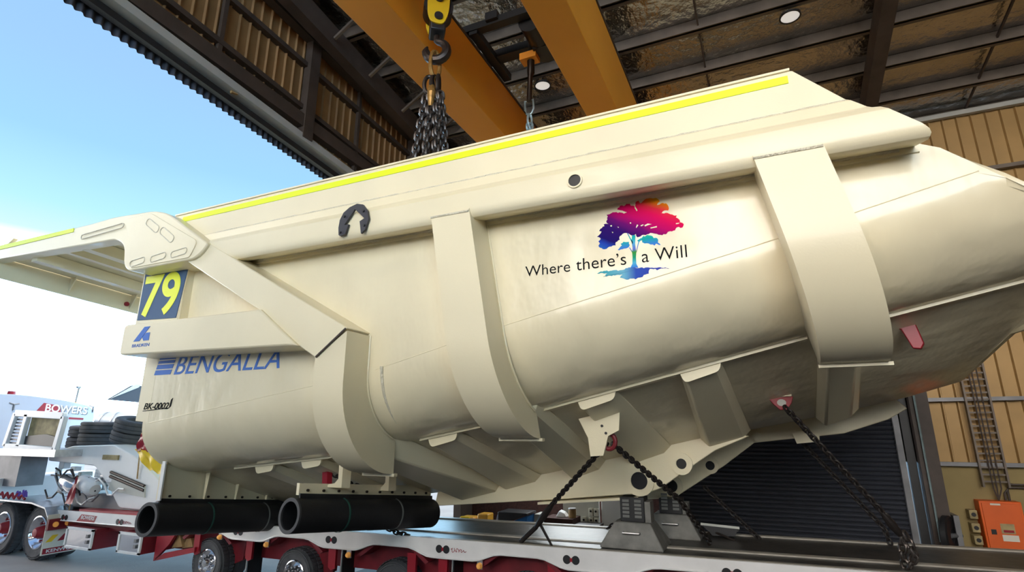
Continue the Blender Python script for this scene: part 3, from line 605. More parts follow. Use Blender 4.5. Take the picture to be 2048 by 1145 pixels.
def jag(poly, amp, sub):
    out = []
    for i in range(len(poly)):
        a, b = Vector(poly[i]), Vector(poly[(i+1) % len(poly)]); L_ = (b-a).length; k = max(1, int(L_/sub)); nn = Vector((-(b-a).y, (b-a).x)).normalized()
        for j in range(k):
            p = a.lerp(b, j/k); out.append(tuple(p+(nn*random.uniform(-amp, amp) if j else nn*0)))
    return out
tx, tz = -0.929, 3.917
def decal(name, poly, m, jit=True, d=0.003):
    p = jag(poly, 0.006, 0.014) if jit else poly
    return MB().xz([(tx+x, tz+z) for x, z in p], YW-d, YW+0.002).build(name, m, body)
# the print's own colours: t runs up and to the right across the crown (object origin is the tray's)
ox, oz = tx+3.0, tz-1.40
crown_m = ramp_mat('rainbow_crown_print', [(0.0, (0.05, 0.20, 0.60)), (0.10, (0.04, 0.10, 0.50)), (0.17, (0.03, 0.012, 0.20)), (0.36, (0.06, 0.010, 0.20)), (0.48, (0.22, 0.008, 0.22)), (0.60, (0.62, 0.0, 0.20)), (0.74, (0.78, 0.004, 0.15)), (0.83, (0.82, 0.05, 0.10)), (0.91, (0.86, 0.24, 0.012)), (1.0, (0.78, 0.50, 0.0))],
                   axis=(0.786, 0, 1.357), off=-(0.786*ox+1.357*oz)-0.10, noise=0.08)
trunk_m = ramp_mat('rainbow_trunk_print', [(0.0, (0.10, 0.30, 0.80)), (0.12, (0.15, 0.55, 0.75)), (0.25, (0.02, 0.42, 0.25)), (0.38, (0.10, 0.40, 0.08)), (0.46, (0.20, 0.25, 0.70)), (0.60, (0.15, 0.50, 0.75)), (0.75, (0.02, 0.55, 0.50)), (0.86, (0.10, 0.20, 0.55)), (1.0, (0.10, 0.02, 0.28))], axis=(0, 0, 2.6), off=-2.6*oz)
leaf_m = ramp_mat('teal_leaf_print', [(0.0, (0.10, 0.30, 0.75)), (0.35, (0.02, 0.48, 0.48)), (0.55, (0.05, 0.60, 0.45)), (0.75, (0.15, 0.45, 0.75)), (1.0, (0.16, 0.15, 0.60))], axis=(0, 0, 6.0), off=-6.0*(oz+0.20))
root_m = ramp_mat('blue_root_print', [(0.0, (0.05, 0.45, 0.50)), (0.35, (0.25, 0.55, 0.70)), (0.5, (0.07, 0.15, 0.55)), (0.8, (0.08, 0.10, 0.50)), (1.0, (0.05, 0.04, 0.22))], axis=(1.35, 0, 0), off=-1.35*(ox-0.36))
decal('tree_crown_print', TREE['crown'], crown_m)
decal('tree_leaf_print', TREE['leafR'], leaf_m); decal('tree_leaf_print', TREE['leafL'], leaf_m)
for k in ('trunk', 'br1', 'br2', 'br3'): decal('tree_trunk_print', TREE[k], trunk_m, False, 0.004)
decal('tree_root_print', TREE['roots'], root_m)
for k in sorted(TREE):
    if k.startswith('gap'): decal('tree_gap_print', TREE[k], 'cream', False, 0.005)

# black ring sign with an arrow cut out, bolted to the rail
cxs, czs, rs = -3.86, 4.70, 0.20
arc = [(cxs+rs*cos(a)*0.98, czs+rs*sin(a)) for a in [radians(-43-i*0+i*266/30) for i in range(31)]]
arc = [p for p in arc]
arrow = [(-3.955, 4.575), (-3.925, 4.68), (-3.985, 4.68), (-3.855, 4.845), (-3.715, 4.715), (-3.775, 4.69), (-3.76, 4.56)]
outer = [(-3.745, 4.545), (-3.69, 4.585), (-3.655, 4.70), (-3.68, 4.80), (-3.745, 4.88), (-3.83, 4.905), (-3.93, 4.88), (-4.01, 4.83), (-4.055, 4.75), (-4.065, 4.66), (-4.055, 4.575), (-4.035, 4.56), (-3.965, 4.57)]
MBs = MB().xz(outer+[(-3.925, 4.68), (-3.985, 4.68), (-3.855, 4.845), (-3.715, 4.715), (-3.775, 4.69)], 4.325, 4.35)
arrow_sign = tag(MBs.build('arrow_sign', 'charcoal', body), 'black horseshoe plate with an arrow cut out')
for x, z in ((-4.03, 4.60), (-3.99, 4.78), (-3.73, 4.80), (-3.705, 4.63)):
    MB().cyl((x, 4.36, z), (x, 4.31, z), 0.014, 10).build('bolt', 'black', arrow_sign)

# floor bolsters, from the rolled corner down to the frame rail
def bolster(xa0, xa1, xb0, xb1, y0=5.52, y1=7.32, h0=0.10, h1=0.10, tab=True):
    mb = MB()
    def zz(x, y): return zf(x)-vd(x)*(y-YB)/(YR-YB)
    A = [(xa0, y0, zz(xa0, y0)), (xa1, y0, zz(xa1, y0)), (xa1-0.06, y0, zz(xa1, y0)-h0), (xa0+0.06, y0, zz(xa0, y0)-h0)]
    B = [(xb0, y1, zz(xb0, y1)), (xb1, y1, zz(xb1, y1)), (xb1-0.10, y1, zz(xb1, y1)-h1), (xb0+0.10, y1, zz(xb0, y1)-h1)]
    mb.add(A+B, [(0,1,2,3), (4,5,6,7)]+[(i,(i+1)%4,4+(i+1)%4,4+i) for i in range(4)])
    o = mb.build('floor_bolster', 'cream', body, bevel=0.02)
    if tab:
        p = rounded([(xa0, zz(xa0, y0)+0.01), (xa0+0.05, zz(xa0, y0)-h0-0.02), (xa1-0.02, zz(xa1, y0)-h0-0.01), (xa1, zz(xa1, y0)+0.01)], [0, .05, .05, 0])
        MB().xz(p, y0-0.03, y0).build('end_tab', 'cream', o)
    return o
bolster(-5.45, -5.10, -5.4, -5.0); bolster(-6.25, -5.9, -6.2, -5.8)
bolster(-3.56, -3.16, -3.5, -2.85); bolster(-1.76, -1.34, -1.72, -1.10); bolster(-0.72, -0.32, -0.76, -0.16)
bolster(-4.25, -3.85, -4.20, -3.45, y0=5.2, h0=0.27, h1=0.14, tab=False); bolster(-2.52, -2.10, -2.52, -1.95, y0=5.3, h0=0.14, h1=0.12, tab=False); bolster(0.50, 0.86, 0.52, 0.98, y0=5.3, h0=0.22, h1=0.10, tab=False)

# frame rails with pivot bosses
def frame_rail(y0, y1, bottom):
    top = [(x, zr(x)+0.03) for x in [-4.5+i*0.4 for i in range(18)]]; top = [p for p in top if p[0] <= bottom[-1][0]]
    return MB().xz(bottom+top[::-1], y0, y1).build('frame_rail', 'cream', body, bevel=0.01)
railN = frame_rail(7.28, 7.50, [(-4.55, 1.425), (-2.6, 1.61), (-1.80, 1.70), (-1.45, 1.735), (-1.28, 1.80), (-0.60, 2.26), (-0.20, 2.43)])
railF = frame_rail(8.30, 8.52, [(-4.55, 1.40), (-1.60, 1.55), (-1.26, 1.595), (-0.58, 2.03), (-0.17, 2.335), (0.90, 2.46), (1.40, 2.63), (1.62, 2.76)])
MB().box((-4.5, 7.3, 1.50), (-4.42, 8.4, 1.95)).build('cross_plate', 'cream', body)
MB().xz([(-2.9, 1.565), (-1.55, 1.695), (-1.55, 1.665), (-2.9, 1.535)], 7.22, 7.5).build('wear_strip', 'cream', railN)
def boss(name, x, z, y, r, R, par):
    MB().lathe([(r, 0.04), (R, 0.04), (R, 0.0)], (x, y, z), (0, -1, 0), 32).build(name, 'cream', par)
    MB().cyl((x, y-0.001, z), (x, y-0.02, z), r, 28).build('pivot_bore', 'hole_dark', par)
boss('pivot_boss', -1.53, 1.885, 7.28, 0.105, 0.185, railN); boss('pivot_boss', -1.00, 2.10, 7.28, 0.062, 0.13, railN)
boss('pivot_boss', -1.30, 1.745, 8.30, 0.085, 0.15, railF); boss('pivot_boss', -0.76, 2.03, 8.30, 0.06, 0.11, railF)
MB().lathe([(1e-4, .1), (.06, .1), (.06, 0)], (-0.12, 8.30, 2.42), (0, -1, 0), 16).build('hoist_pin', 'cream', railF)

def rounded3(p): return p
# tie-down and lifting lugs
MB().xz([(-1.86, 2.62), (-1.40, 2.72), (-1.42, 2.50), (-1.54, 2.44), (-1.60, 2.24), (-1.74, 2.23), (-1.76, 2.42)], 5.86, 5.90).build('tie_down_plate', 'cream', body)
for x, z in ((-1.60, 2.545), (-1.56, 2.47)): MB().cyl((x, 5.865, z), (x, 5.85, z), 0.014, 12).build('plate_hole', 'hole_dark', body)
MB().tube([(-1.55+0.07*cos(2*pi*k/18), 5.93, 2.385+0.08*sin(2*pi*k/18)) for k in range(18)], 0.024, 8, closed=True).build('tie_down_ring', 'dark_red', body)
def red_lug(x, y, z, s, rz):
    pts = [(-0.9, 0.35), (0.9, 0.35), (0.75, -0.15), (0.35, -0.65), (-0.1, -0.65), (-0.55, -0.2)]
    c, si = cos(rz), sin(rz); pl = [(x+a*s*c, y+a*s*si, z+b*s) for a, b in pts]
    o = MB().prism(pl, (-si*0.03, c*0.03, 0)).build('red_lug', 'red', body, bevel=0.006)
    hole = [(x+0.05*s+0.32*s*cos(t)*c+si*0.003, y+(0.05*s+0.32*s*cos(t))*si-c*0.003, z-0.1*s+0.26*s*sin(t)) for t in [2*pi*k/16 for k in range(16)]]
    MB().prism(hole, (-si*0.003, c*0.003, 0)).build('lug_hole', 'bin_grey', o)
red_lug(0.17, 6.60, 2.80, 0.14, 0.05)
MB().box((0.06, 6.58, 2.85), (0.28, 6.66, 3.02)).build('lug_pad', 'cream', body)
MB().prism(rounded3([(1.14, 5.80, 3.40), (1.19, 5.80, 3.37), (1.25, 5.80, 3.20), (1.31, 5.80, 3.19), (1.34, 5.80, 3.24), (1.30, 5.80, 3.44), (1.22, 5.80, 3.42)]), (0.02, 0.07, 0.0)).build('red_tow_hook', 'red', body, bevel=0.008)
MB().prism([(-0.42, 6.9, 2.72), (-0.34, 6.9, 2.72), (-0.37, 6.9, 2.62)], (0, 0.05, 0)).build('red_pin', 'red', body)
MB().cyl((-2.22, 6.7, 2.28), (-2.22, 6.7, 2.17), 0.024, 10).build('red_pin', 'red', body)
MB().prism([(0.30, 8.2, 2.46), (0.62, 8.2, 2.52), (0.60, 8.2, 2.36), (0.34, 8.2, 2.33)], (0, 0.05, 0)).build('far_lug', 'cream', body)

# front cross panels with their bolted, rolled-up rubber flaps
def cross_panel(p0, p1, ztop0, ztop1, thick, nb, flap_r, straps, bolt_z, over=0.0):
    p0, p1 = Vector(p0), Vector(p1); d = (p1-p0); dn = d.normalized(); nrm = Vector((dn.y, -dn.x, 0)).normalized()
    o = MB().prism([p0, p1, (p1.x, p1.y, ztop1), (p0.x, p0.y, ztop0)], nrm*-thick).build('cross_panel', 'cream', body)
    for k in range(nb):
        c = p0+d*((k+0.5)/nb)+Vector((0, 0, bolt_z)); MB().cyl(c, c+nrm*0.02, 0.016, 10).build('bolt', 'dark_steel', o)
    a = p0-dn*over; L_ = (p1-a).length
    c0 = a+Vector((0, 0, -flap_r-0.03)); c1 = p1+Vector((0, 0, -flap_r-0.03))
    fl = MB().lathe([(flap_r, 0), (flap_r, L_*0.5), (flap_r*1.02, L_*0.5+0.01), (flap_r*1.02, L_), (flap_r*0.82, L_), (flap_r*0.82, 0)], c0, c1-c0, 36, closed=True)
    fl.prism([p0+nrm*0.012+Vector((0, 0, 0.02)), p1+nrm*0.012+Vector((0, 0, 0.02)), p1+nrm*0.012+Vector((0, 0, -flap_r)), p0+nrm*0.012+Vector((0, 0, -flap_r))], nrm*0.02)
    f = tag(fl.build('rubber_flap', 'rubber', body), 'rolled-up black rubber flap')
    MB().lathe([(flap_r*1.01, -0.004), (flap_r*0.80, -0.004), (flap_r*0.80, 0.02), (flap_r*1.01, 0.02)], c0, c1-c0, 36, closed=True).build('flap_edge', 'rubber_edge', f)
    for t, m in straps:
        c = c0.lerp(c1, t); MB().lathe([(flap_r*1.03, -0.012), (flap_r*1.05, -0.012), (flap_r*1.05, 0.012), (flap_r*1.03, 0.012)], c, c1-c0, 36, closed=True).build('strap', m, f)
    return o, nrm, dn
pan1, n1, d1 = cross_panel((-7.36, 5.0, 1.615), (-7.36, 7.6, 1.32), 2.06, 1.85, 0.05, 9, 0.205, ((0.30, 'green_strap'), (0.66, 'grey_strap')), 0.05, 0.12)
for t in (0.24, 0.44, 0.66, 0.9):
    y = 5.0+2.6*t; z = 1.615-0.295*t; MB().prism([(-7.33, y, z+0.02), (-7.33, y, z+0.40), (-7.25, y, z+0.40), (-7.30, y, z+0.02)], (0, 0.015, 0)).build('stiffener', 'cream', pan1)
pan2, n2, d2 = cross_panel((-5.0, 5.06, 1.775), (-4.62, 7.28, 1.545), 1.905, 1.70, 0.05, 10, 0.19, ((0.30, 'green_strap'), (0.68, 'grey_strap')), 0.055, 0.10)
MB().box((-7.37, 4.985, 1.61), (-7.31, 5.005, 2.10)).build('panel_end', 'white', pan1)
def hanger(x, y, z0, z1, foot, w=0.06):
    MB().prism([(x, y, z0), (x+w, y, z0), (x+w, y, z1), (x-foot, y, z1), (x-foot, y, z1+0.03), (x-0.05, y, z1+0.05), (x, y, z1+0.10)], (0.03, 0.12, -0.01)).build('panel_hanger', 'cream', pan2)
hanger(-4.78, 5.45, 2.12, 1.83, 0.16); hanger(-4.72, 6.3, 2.02, 1.72, 0.10)
MB().prism([(-5.32, 5.75, 2.06), (-5.24, 5.75, 2.06), (-5.22, 5.75, 1.82), (-5.30, 5.75, 1.82)], (0.03, 0.06, 0)).build('red_lug', 'red', body)

# ================================================================ LOW LOADER TRAILER
TRL = thing('low_loader_trailer', (-5.0, 7.66, 0.0), 'white and dark red multi-axle low loader trailer carrying the tray', 'trailer')
def zd(x): return 1.09+0.014*(x+4.0)
Y0, Y1 = 6.82, 8.52
def slab(x0, x1, y0, y1, z0, z1, name, m, par, bevel=0):
    return MB().add([(x0, y0, zd(x0)+z0), (x1, y0, zd(x1)+z0), (x1, y1, zd(x1)+z0), (x0, y1, zd(x0)+z0), (x0, y0, zd(x0)+z1), (x1, y0, zd(x1)+z1), (x1, y1, zd(x1)+z1), (x0, y1, zd(x0)+z1)],
                    [(0,3,2,1),(4,5,6,7),(0,1,5,4),(1,2,6,5),(2,3,7,6),(3,0,4,7)]).build(name, m, par, bevel)
dk = slab(-9.9, 8.5, Y0+0.05, Y1, -0.10, -0.012, 'deck', 'deck', TRL)
slab(-9.9, 8.5, 7.30, 7.40, -0.012, 0.004, 'deck_strip', 'deck_strip', dk); slab(-9.9, 8.5, Y0+0.03, Y0+0.10, -0.05, 0.003, 'deck_edge', 'deck_strip', dk); slab(-9.9, 8.5, 8.44, Y1+0.02, -0.1, 0.004, 'deck_edge', 'deck_strip', dk)
slab(-9.9, 8.5, 7.15, 8.2, -0.55, -0.10, 'chassis_beam', 'dark_red', TRL)
slab(-13.0, -9.9, 6.95, 8.3, -0.32, -0.03, 'gooseneck_beam', 'dark_red', TRL)
slab(-12.4, -10.0, 6.86, 8.5, -0.02, 0.035, 'gooseneck_top_plate', 'red', TRL)
AX = [-8.72, -6.80, -4.95, -3.0, -1.02, 0.95, 2.9]
def low(x):
    d = min(abs(x-a) for a in AX)
    if x < -9.6: return -0.195
    t = min(1, max(0, (0.66-d)/0.40)); t = t*t*(3-2*t); return -0.245+t*0.10
pts = [(-13.05+i*0.05, ) for i in range(0, 432)]
topl = [(p[0], zd(p[0])) for p in pts if p[0] <= 8.5]; botl = [(x, zd(x)+low(x)) for x, z in topl]
coam = MB()
for i in range(len(topl)-1):
    pass
vs = []
for (x, z), (_, b) in zip(topl, botl): vs += [(x, Y0, z), (x, Y0, b), (x, Y0+0.035, b), (x, Y0+0.035, z)]
fs = [(0, 3, 2, 1)]
for i in range(len(topl)-1):
    for k in range(4): fs.append((4*i+k, 4*i+(k+1) % 4, 4*i+4+(k+1) % 4, 4*i+4+k))
e = 4*(len(topl)-1); fs.append((e, e+1, e+2, e+3)); coam.add(vs, fs)
side = coam.build('side_coaming', 'coaming', TRL)
mb = MB(); mb.tube([(x, Y0-0.004, b+0.012) for x, b in botl[::2]], 0.012, 6); mb.build('coaming_roll', 'coaming', side)
for x in [-12.75, -11.02, -7.95, -6.02, -4.11, -2.31, -0.5, 1.3, 3.2]:
    z = zd(x)-0.125; mb = MB()
    for dx in (-0.055, 0.055): mb.cyl((x+dx, Y0+0.01, z), (x+dx, Y0-0.006, z), 0.050, 20)
    mb.box((x-0.05, Y0-0.005, z-0.016), (x+0.05, Y0+0.01, z+0.016)); mb.build('lashing_hole', 'black', side)
    MB().box((x-0.014, Y0-0.010, z-0.02), (x+0.014, Y0, z+0.02)).build('lashing_bar', 'red', side)
def script_mark(x, w):
    mb = MB(); P = []
    for i in range(60):
        t = i/59; P.append((x+w*t+0.012*sin(t*40), Y0-0.003, zd(x)-0.125+0.028*sin(t*31)*(1-0.7*t)+0.006*cos(t*70)))
    mb.tube(P, 0.0035, 5); mb.build('script_mark', 'red', side)
script_mark(-3.98, 0.22); script_mark(-10.92, 0.24); script_mark(1.6, 0.25)
put_side = lambda X0, Z0: (lambda u, v, d: Vector((X0+u+v*0.25, Y0-d-0.002, Z0+v)))
MB().xz([(-12.36, 0.79), (-11.78, 0.80), (-11.72, 0.925), (-12.22, 0.93)], Y0-0.002, Y0+0.002).build('owner_sticker', 'red', side)
lettering('owner_lettering', 'BOWERS', 'white', side, put_side(-12.22, 0.845), 0.42, 0.07, depth=0.002, bold=0.02)
for x in (-8.35, -7.30, -5.68, -3.55, -2.0):
    t = MB().lathe([(1e-4, 0.05), (0.025, 0.045), (0.04, 0.02), (0.04, 0)], (x, Y0-0.0, zd(x)+low(x)-0.06), (0, -1, 0), 14).build('marker_lamp', 'amber', TRL)
    MB().box((x-0.04, Y0, zd(x)+low(x)-0.10), (x+0.04, Y0+0.02, zd(x)+low(x)+0.01)).build('lamp_bracket', 'alu', t)
for x in (-8.95, -7.72, -6.02, -4.62, -4.12, -2.55):
    z = zd(x)-0.22; MB().xz([(x-0.09, z), (x+0.05, z), (x+0.05, z-0.30), (x-0.02, z-0.33), (x-0.08, z-0.29)], 6.88, 6.92).build('red_bracket', 'red', TRL)
for x in (-7.75, -5.85, -3.98, -2.05):
    t = MB().box((x-0.006, 6.90, 0.16), (x+0.006, 7.18, zd(x)-0.27)).build('mudguard_flap', 'rubber', TRL)
    MB().tube([(x-0.012, 6.895, zd(x)-0.25), (x-0.02, 6.89, 0.3), (x-0.02, 6.89, 0.15)], 0.012, 6).build('flap_rod', 'alu', t)
for a in AX[:6]:
    mb = MB(); mb.xz([(a-0.60, zd(a)-0.30), (a-0.34, zd(a)-0.13), (a+0.34, zd(a)-0.13), (a+0.60, zd(a)-0.30), (a+0.55, zd(a)-0.33), (a+0.30, zd(a)-0.16), (a-0.30, zd(a)-0.16), (a-0.55, zd(a)-0.33)], Y0+0.04, 7.5); mb.build('wheel_arch', 'dark_red', TRL)
    MB().bar((a, 6.95, 0.40), (a, 8.4, 0.40), 0.14, 0.14).build('axle_beam', 'black', TRL)
    MB().xz([(a+0.35, zd(a)-0.25), (a+0.62, zd(a)-0.25), (a+0.58, 0.42), (a+0.40, 0.35)], 7.14, 7.22).build('hanger', 'dark_red', TRL)

def wheel(par, x, y, z, R, width, rimr, hubcol, name='wheel', dish=0.0, sgn=-1, rim_m='chrome', dual=True):
    """tyre, rim, hub and nuts; faces -Y"""
    prof = [(rimr, 0.03), (rimr*1.08, 0.0), (R*0.88, -0.012), (R*0.955, 0.02), (R, 0.06), (R, width-0.06), (R*0.955, width-0.02), (R*0.85, width), (rimr, width-0.03)]
    mb = MB().lathe(prof, (x, y, z), (0, 1, 0), 48); ty = mb.build(name, 'tyre', par, ang=25)
    gr = MB()
    for k in range(40):
        a = 2*pi*k/40; c, s = cos(a), sin(a)
        for q in (0.02, width*0.55):
            p0 = Vector((x+c*(R+0.002), y+q, z+s*(R+0.002))); tt = Vector((-s, 0, c))*0.022
            gr.prism([p0-tt, p0+tt, p0+tt+Vector((0, width*0.36, 0)), p0-tt+Vector((0, width*0.36, 0))], Vector((c, 0, s))*0.010)
    gr.build('tread', 'tyre', ty)
    for rr in (0.60, 0.80): 
        ra = rimr+(R-rimr)*rr; MB().lathe([(ra, -0.010), (ra+0.008, -0.016), (ra+0.016, -0.010)], (x, y, z), (0, 1, 0), 48).build('sidewall_ring', 'tyre', ty)
    MB().lathe([(rimr*1.05, -0.004), (rimr*0.98, -0.012), (rimr*0.93, 0.01), (rimr*0.86, 0.06), (rimr*0.70, 0.075+dish), (rimr*0.45, 0.06+dish), (1e-4, 0.06+dish)], (x, y, z), (0, 1, 0), 40).build('rim', rim_m, ty)
    hb_ = MB().lathe([(1e-4, -0.06), (rimr*0.26, -0.055), (rimr*0.34, -0.02), (rimr*0.42, 0.05+dish), (rimr*0.42, 0.10+dish)], (x, y, z), (0, 1, 0), 28)
    nm = hb_
    for k in range(10):
        a = 2*pi*k/10+.2; nm.cyl((x+cos(a)*rimr*0.56, y+0.075+dish, z+sin(a)*rimr*0.56), (x+cos(a)*rimr*0.56, y+0.02+dish, z+sin(a)*rimr*0.56), 0.017, 8)
    hb_.build('hub', hubcol, ty)
    return ty
for a in AX[:6]: wheel(TRL, a, 6.93, 0.365, 0.365, 0.25, 0.20, 'chrome', dish=-0.02); MB().lathe([(0.2, 0), (0.33, 0), (0.365, 0.05), (0.365, 0.2), (0.33, 0.25), (0.2, 0.25)], (a, 7.22, 0.365), (0, 1, 0), 36).build('inner_tyre', 'tyre', TRL)
# polished tool boxes under the gooseneck
def toolbox(x0, x1, z0, z1):
    t = MB().add([(x0+0.03, 6.70, z0), (x1, 6.70, z0), (x1+0.02, 7.3, z0), (x0, 7.3, z0), (x0, 6.74, z1), (x1, 6.74, z1), (x1+0.02, 7.3, z1), (x0, 7.3, z1)], [(0,3,2,1),(4,5,6,7),(0,1,5,4),(1,2,6,5),(2,3,7,6),(3,0,4,7)]).build('tool_box', 'dark_red', TRL)
    f = MB()
    for a, b, c, d in ((x0, x1, z0-0.01, z0+0.03), (x0, x1, z1-0.035, z1+0.005), (x0, x0+0.045, z0, z1), (x1-0.045, x1, z0, z1)): f.box((a, 6.675, c), (b, 6.71, d))
    f.build('box_frame', 'white', t); MB().box((x0+0.04, 6.688, z0+0.02), (x1-0.04, 6.70, z1-0.03)).build('box_lid', 'chrome', t)
    for z in (z0+(z1-z0)*0.38, z0+(z1-z0)*0.66): MB().box((x1-0.16, 6.66, z-0.03), (x1-0.10, 6.69, z+0.03)).build('box_latch', 'steel', t)
toolbox(-12.36, -11.52, 0.37, 0.72); toolbox(-10.76, -10.12, 0.41, 0.74)
mb = MB(); mb.prism([(-9.95, 6.84, 0.30), (-9.60, 6.84, 0.60), (-9.45, 6.84, 0.80), (-9.95, 6.84, 0.74)], (0, 0.05, 0)); mb.prism([(-9.95, 6.84, 0.30), (-8.95, 6.84, 0.52), (-8.95, 6.84, 0.60), (-9.70, 6.84, 0.45)], (0, 1.4, 0)); mb.build('chassis_nose', 'red', TRL)
for x, y in ((-9.55, 6.95), (-9.35, 7.0)): tag(MB().prism([(x-0.13, y, zd(x)-0.50), (x+0.14, y, zd(x)-0.46), (x+0.02, y, zd(x)-0.24)], (0, 0.3, 0)).build('wheel_chock', 'wood'), 'pale timber wheel chock %s wedged under the red trailer nose' % ('nearest the gooseneck' if x < -9.5 else 'nearest the first small wheel'), 'wheel chock', 'timber wheel chocks')
# white gooseneck with its hydraulics
neck = MB().xz(rounded([(-14.2, 2.02), (-13.4, 2.18), (-12.0, 2.22), (-11.2, 1.98), (-10.42, 1.60), (-10.30, 1.30), (-10.65, 1.05), (-11.5, 1.05), (-11.9, 1.40), (-12.5, 1.80), (-14.2, 1.86)], .08), 7.05, 8.05).build('gooseneck', 'white', TRL, bevel=0.02)
MB().xz([(-11.95, 1.72), (-11.85, 1.36), (-10.75, 1.28), (-10.80, 1.48)], 7.03, 7.08).build('neck_recess', 'bin_grey', neck)
for z in (1.66, 1.74): MB().tube([(-11.9, 7.03, z-0.04), (-10.8, 7.03, z-0.26)], 0.028, 8).build('hydraulic_ram', 'dark_steel', neck)
MB().box((-12.25, 7.02, 1.93), (-11.75, 7.06, 2.02)).build('name_strip', 'tarp', neck)
mb = MB(); random.seed(5)
for i in range(26):
    x = random.uniform(-14.2, -11.9); z = random.uniform(1.12, 1.72); w = random.uniform(.06, .26); h = random.uniform(.05, .16); y = random.uniform(7.0, 7.3)
    b = MB().box((x, y, z), (x+w, y+random.uniform(.1, .3), z+h)); b.build('hydraulic_block', random.choice(['white', 'alu', 'bin_grey', 'steel', 'white']), neck, bevel=0.015)
for i in range(9):
    x = random.uniform(-14.0, -12.2); z = random.uniform(1.2, 1.75); P = [(x+0.16*k+random.uniform(-.03, .03), 6.97, z+0.12*sin(k*1.4+i)-0.03*k) for k in range(7)]
    MB().tube(P, 0.018, 6).build('hydraulic_hose', random.choice(['black', 'black', 'steel', 'white']), neck)
for x in (-13.35, -12.75): MB().lathe([(1e-4, 0), (.13, 0), (.15, .1), (.15, .5), (.10, .58), (1e-4, .58)], (x, 7.02, 1.50), (1, -0.1, -0.25), 20).build('air_tank', 'chrome' if x < -13 else 'white', neck)
slab(-13.1, -9.95, 7.1, 8.2, 0.03, 0.30, 'neck_mount', 'steel', TRL)

# ================================================================ PRIME MOVER
PM = thing('prime_mover', (-15.5, 7.75, 0.0), 'pale blue-white prime mover with a sleeper cab lettered on its rear wall', 'truck')
sx0 = -16.3
prof = [(6.55, 1.45), (8.95, 1.45), (8.95, 2.95), (8.80, 3.12), (8.2, 3.24), (7.3, 3.33), (6.75, 3.33), (6.55, 3.18)]
cab = MB().yz(rounded(prof, [.02, .02, .1, .1, .2, .3, .15, .15]), sx0-2.2, sx0).build('sleeper_cab', 'cab_white', PM, bevel=0.03)
put_cab = lambda Y_, Z_: (lambda u, v, d: Vector((sx0+d+0.004, Y_+u, Z_+v-0.05*u)))
MB().prism([(sx0-0.002, 7.55, 2.84), (sx0-0.002, 8.2, 2.82), (sx0-0.002, 8.1, 3.10), (sx0-0.002, 7.75, 3.16)], (0.008, 0, 0)).build('owner_badge', 'red', cab)
lettering('owner_lettering_shadow', 'BOWERS', 'steel', cab, (lambda u, v, d: Vector((sx0+d*0.5+0.002, 7.825+u, 2.93+v-0.05*u))), 0.95, 0.19, bold=0.035)
lettering('owner_lettering', 'BOWERS', 'white', cab, put_cab(7.80, 2.95), 0.95, 0.19, bold=0.02)
MB().prism([(sx0, 7.72, 2.80), (sx0, 8.70, 2.76), (sx0, 8.70, 2.81), (sx0, 7.72, 2.85)], (0.004, 0, 0)).build('owner_strip', 'red', cab)
for y in (7.15, 8.88):
    mb = MB(); mb.tube([(sx0+0.006, y-0.10, 3.13), (sx0+0.006, y, 3.10), (sx0+0.006, y+0.10, 3.12)], 0.012, 6); mb.tube([(sx0+0.006, y, 3.10), (sx0+0.006, y+0.01, 2.96)], 0.02, 6); mb.build('horned_emblem', 'steel', cab)
MB().lathe([(1e-4, .10), (.08, .10), (.09, 0)], (sx0-0.35, 7.2, 3.32), (0, 0, 1), 16).build('beacon', 'red', PM)
mb = MB(); mb.tube([(sx0-0.5, 8.7, 3.05), (sx0-0.5, 8.72, 3.62)], 0.028, 8); mb.cyl((sx0-0.5, 8.72, 3.60), (sx0-0.5, 8.72, 3.64), 0.09, 12); mb.build('exhaust_stack', 'alu', PM)
MB().lathe([(1e-4, .08), (.07, .08), (.07, 0)], (sx0-0.4, 8.62, 3.14), (0, 0, 1), 14).build('beacon', 'amber', PM)
# polished headboard rack, its panel's mirror image painted in tan and black
hb = MB(); fy = 6.62
hx0, hx1 = -15.05, -13.05
for a, b in (((hx0, 2.16), (hx1-0.1, 2.10)), ((hx0+0.15, 2.86), (hx1, 2.78)), ((hx0, 2.16), (hx0+0.15, 2.86)), ((hx1-0.1, 2.10), (hx1, 2.78)), ((hx0+0.55, 2.16), (hx0+0.62, 2.84))): hb.bar((a[0], fy, a[1]), (b[0], fy, b[1]), 0.14, 0.09, up=(0, 1, 0))
hbo = hb.build('headboard_frame', 'white', PM, bevel=0.015)
MB().xz([(hx0+0.62, 2.17), (hx1-0.12, 2.14), (hx1-0.04, 2.76), (hx0+0.66, 2.82)], fy+0.06, fy+0.09).build('headboard_panel', 'tarp', hbo)
mb = MB()
for i in range(9): mb.xz([(hx0+0.1, 2.22+i*0.07), (hx0+0.53, 2.21+i*0.07), (hx0+0.54, 2.25+i*0.07), (hx0+0.11, 2.26+i*0.07)], fy+0.01, fy+0.03)
mb.build('vent_grille', 'steel', hbo)
MB().xz([(hx0+0.66, 2.19), (hx1-0.14, 2.16), (hx1-0.14, 2.36), (hx0+1.4, 2.42), (hx0+0.66, 2.38)], fy+0.02, fy+0.055).build('panel_dark_image', 'black', hbo)
MB().box((hx0-0.05, 6.55, 1.98), (hx1+0.05, 7.4, 2.12)).build('rack_shelf', 'alu', hbo)
MB().box((-16.3, 6.7, 1.35), (-14.5, 7.2, 1.98)).build('grey_cab_side', 'steel', PM)
MB().box((-18.0, 6.6, 1.0), (-15.0, 8.9, 1.5)).build('cab_base', 'white', PM)
MB().box((-17.0, 7.2, 0.75), (-12.6, 8.3, 1.02)).build('chassis_rails', 'dark_red', PM)
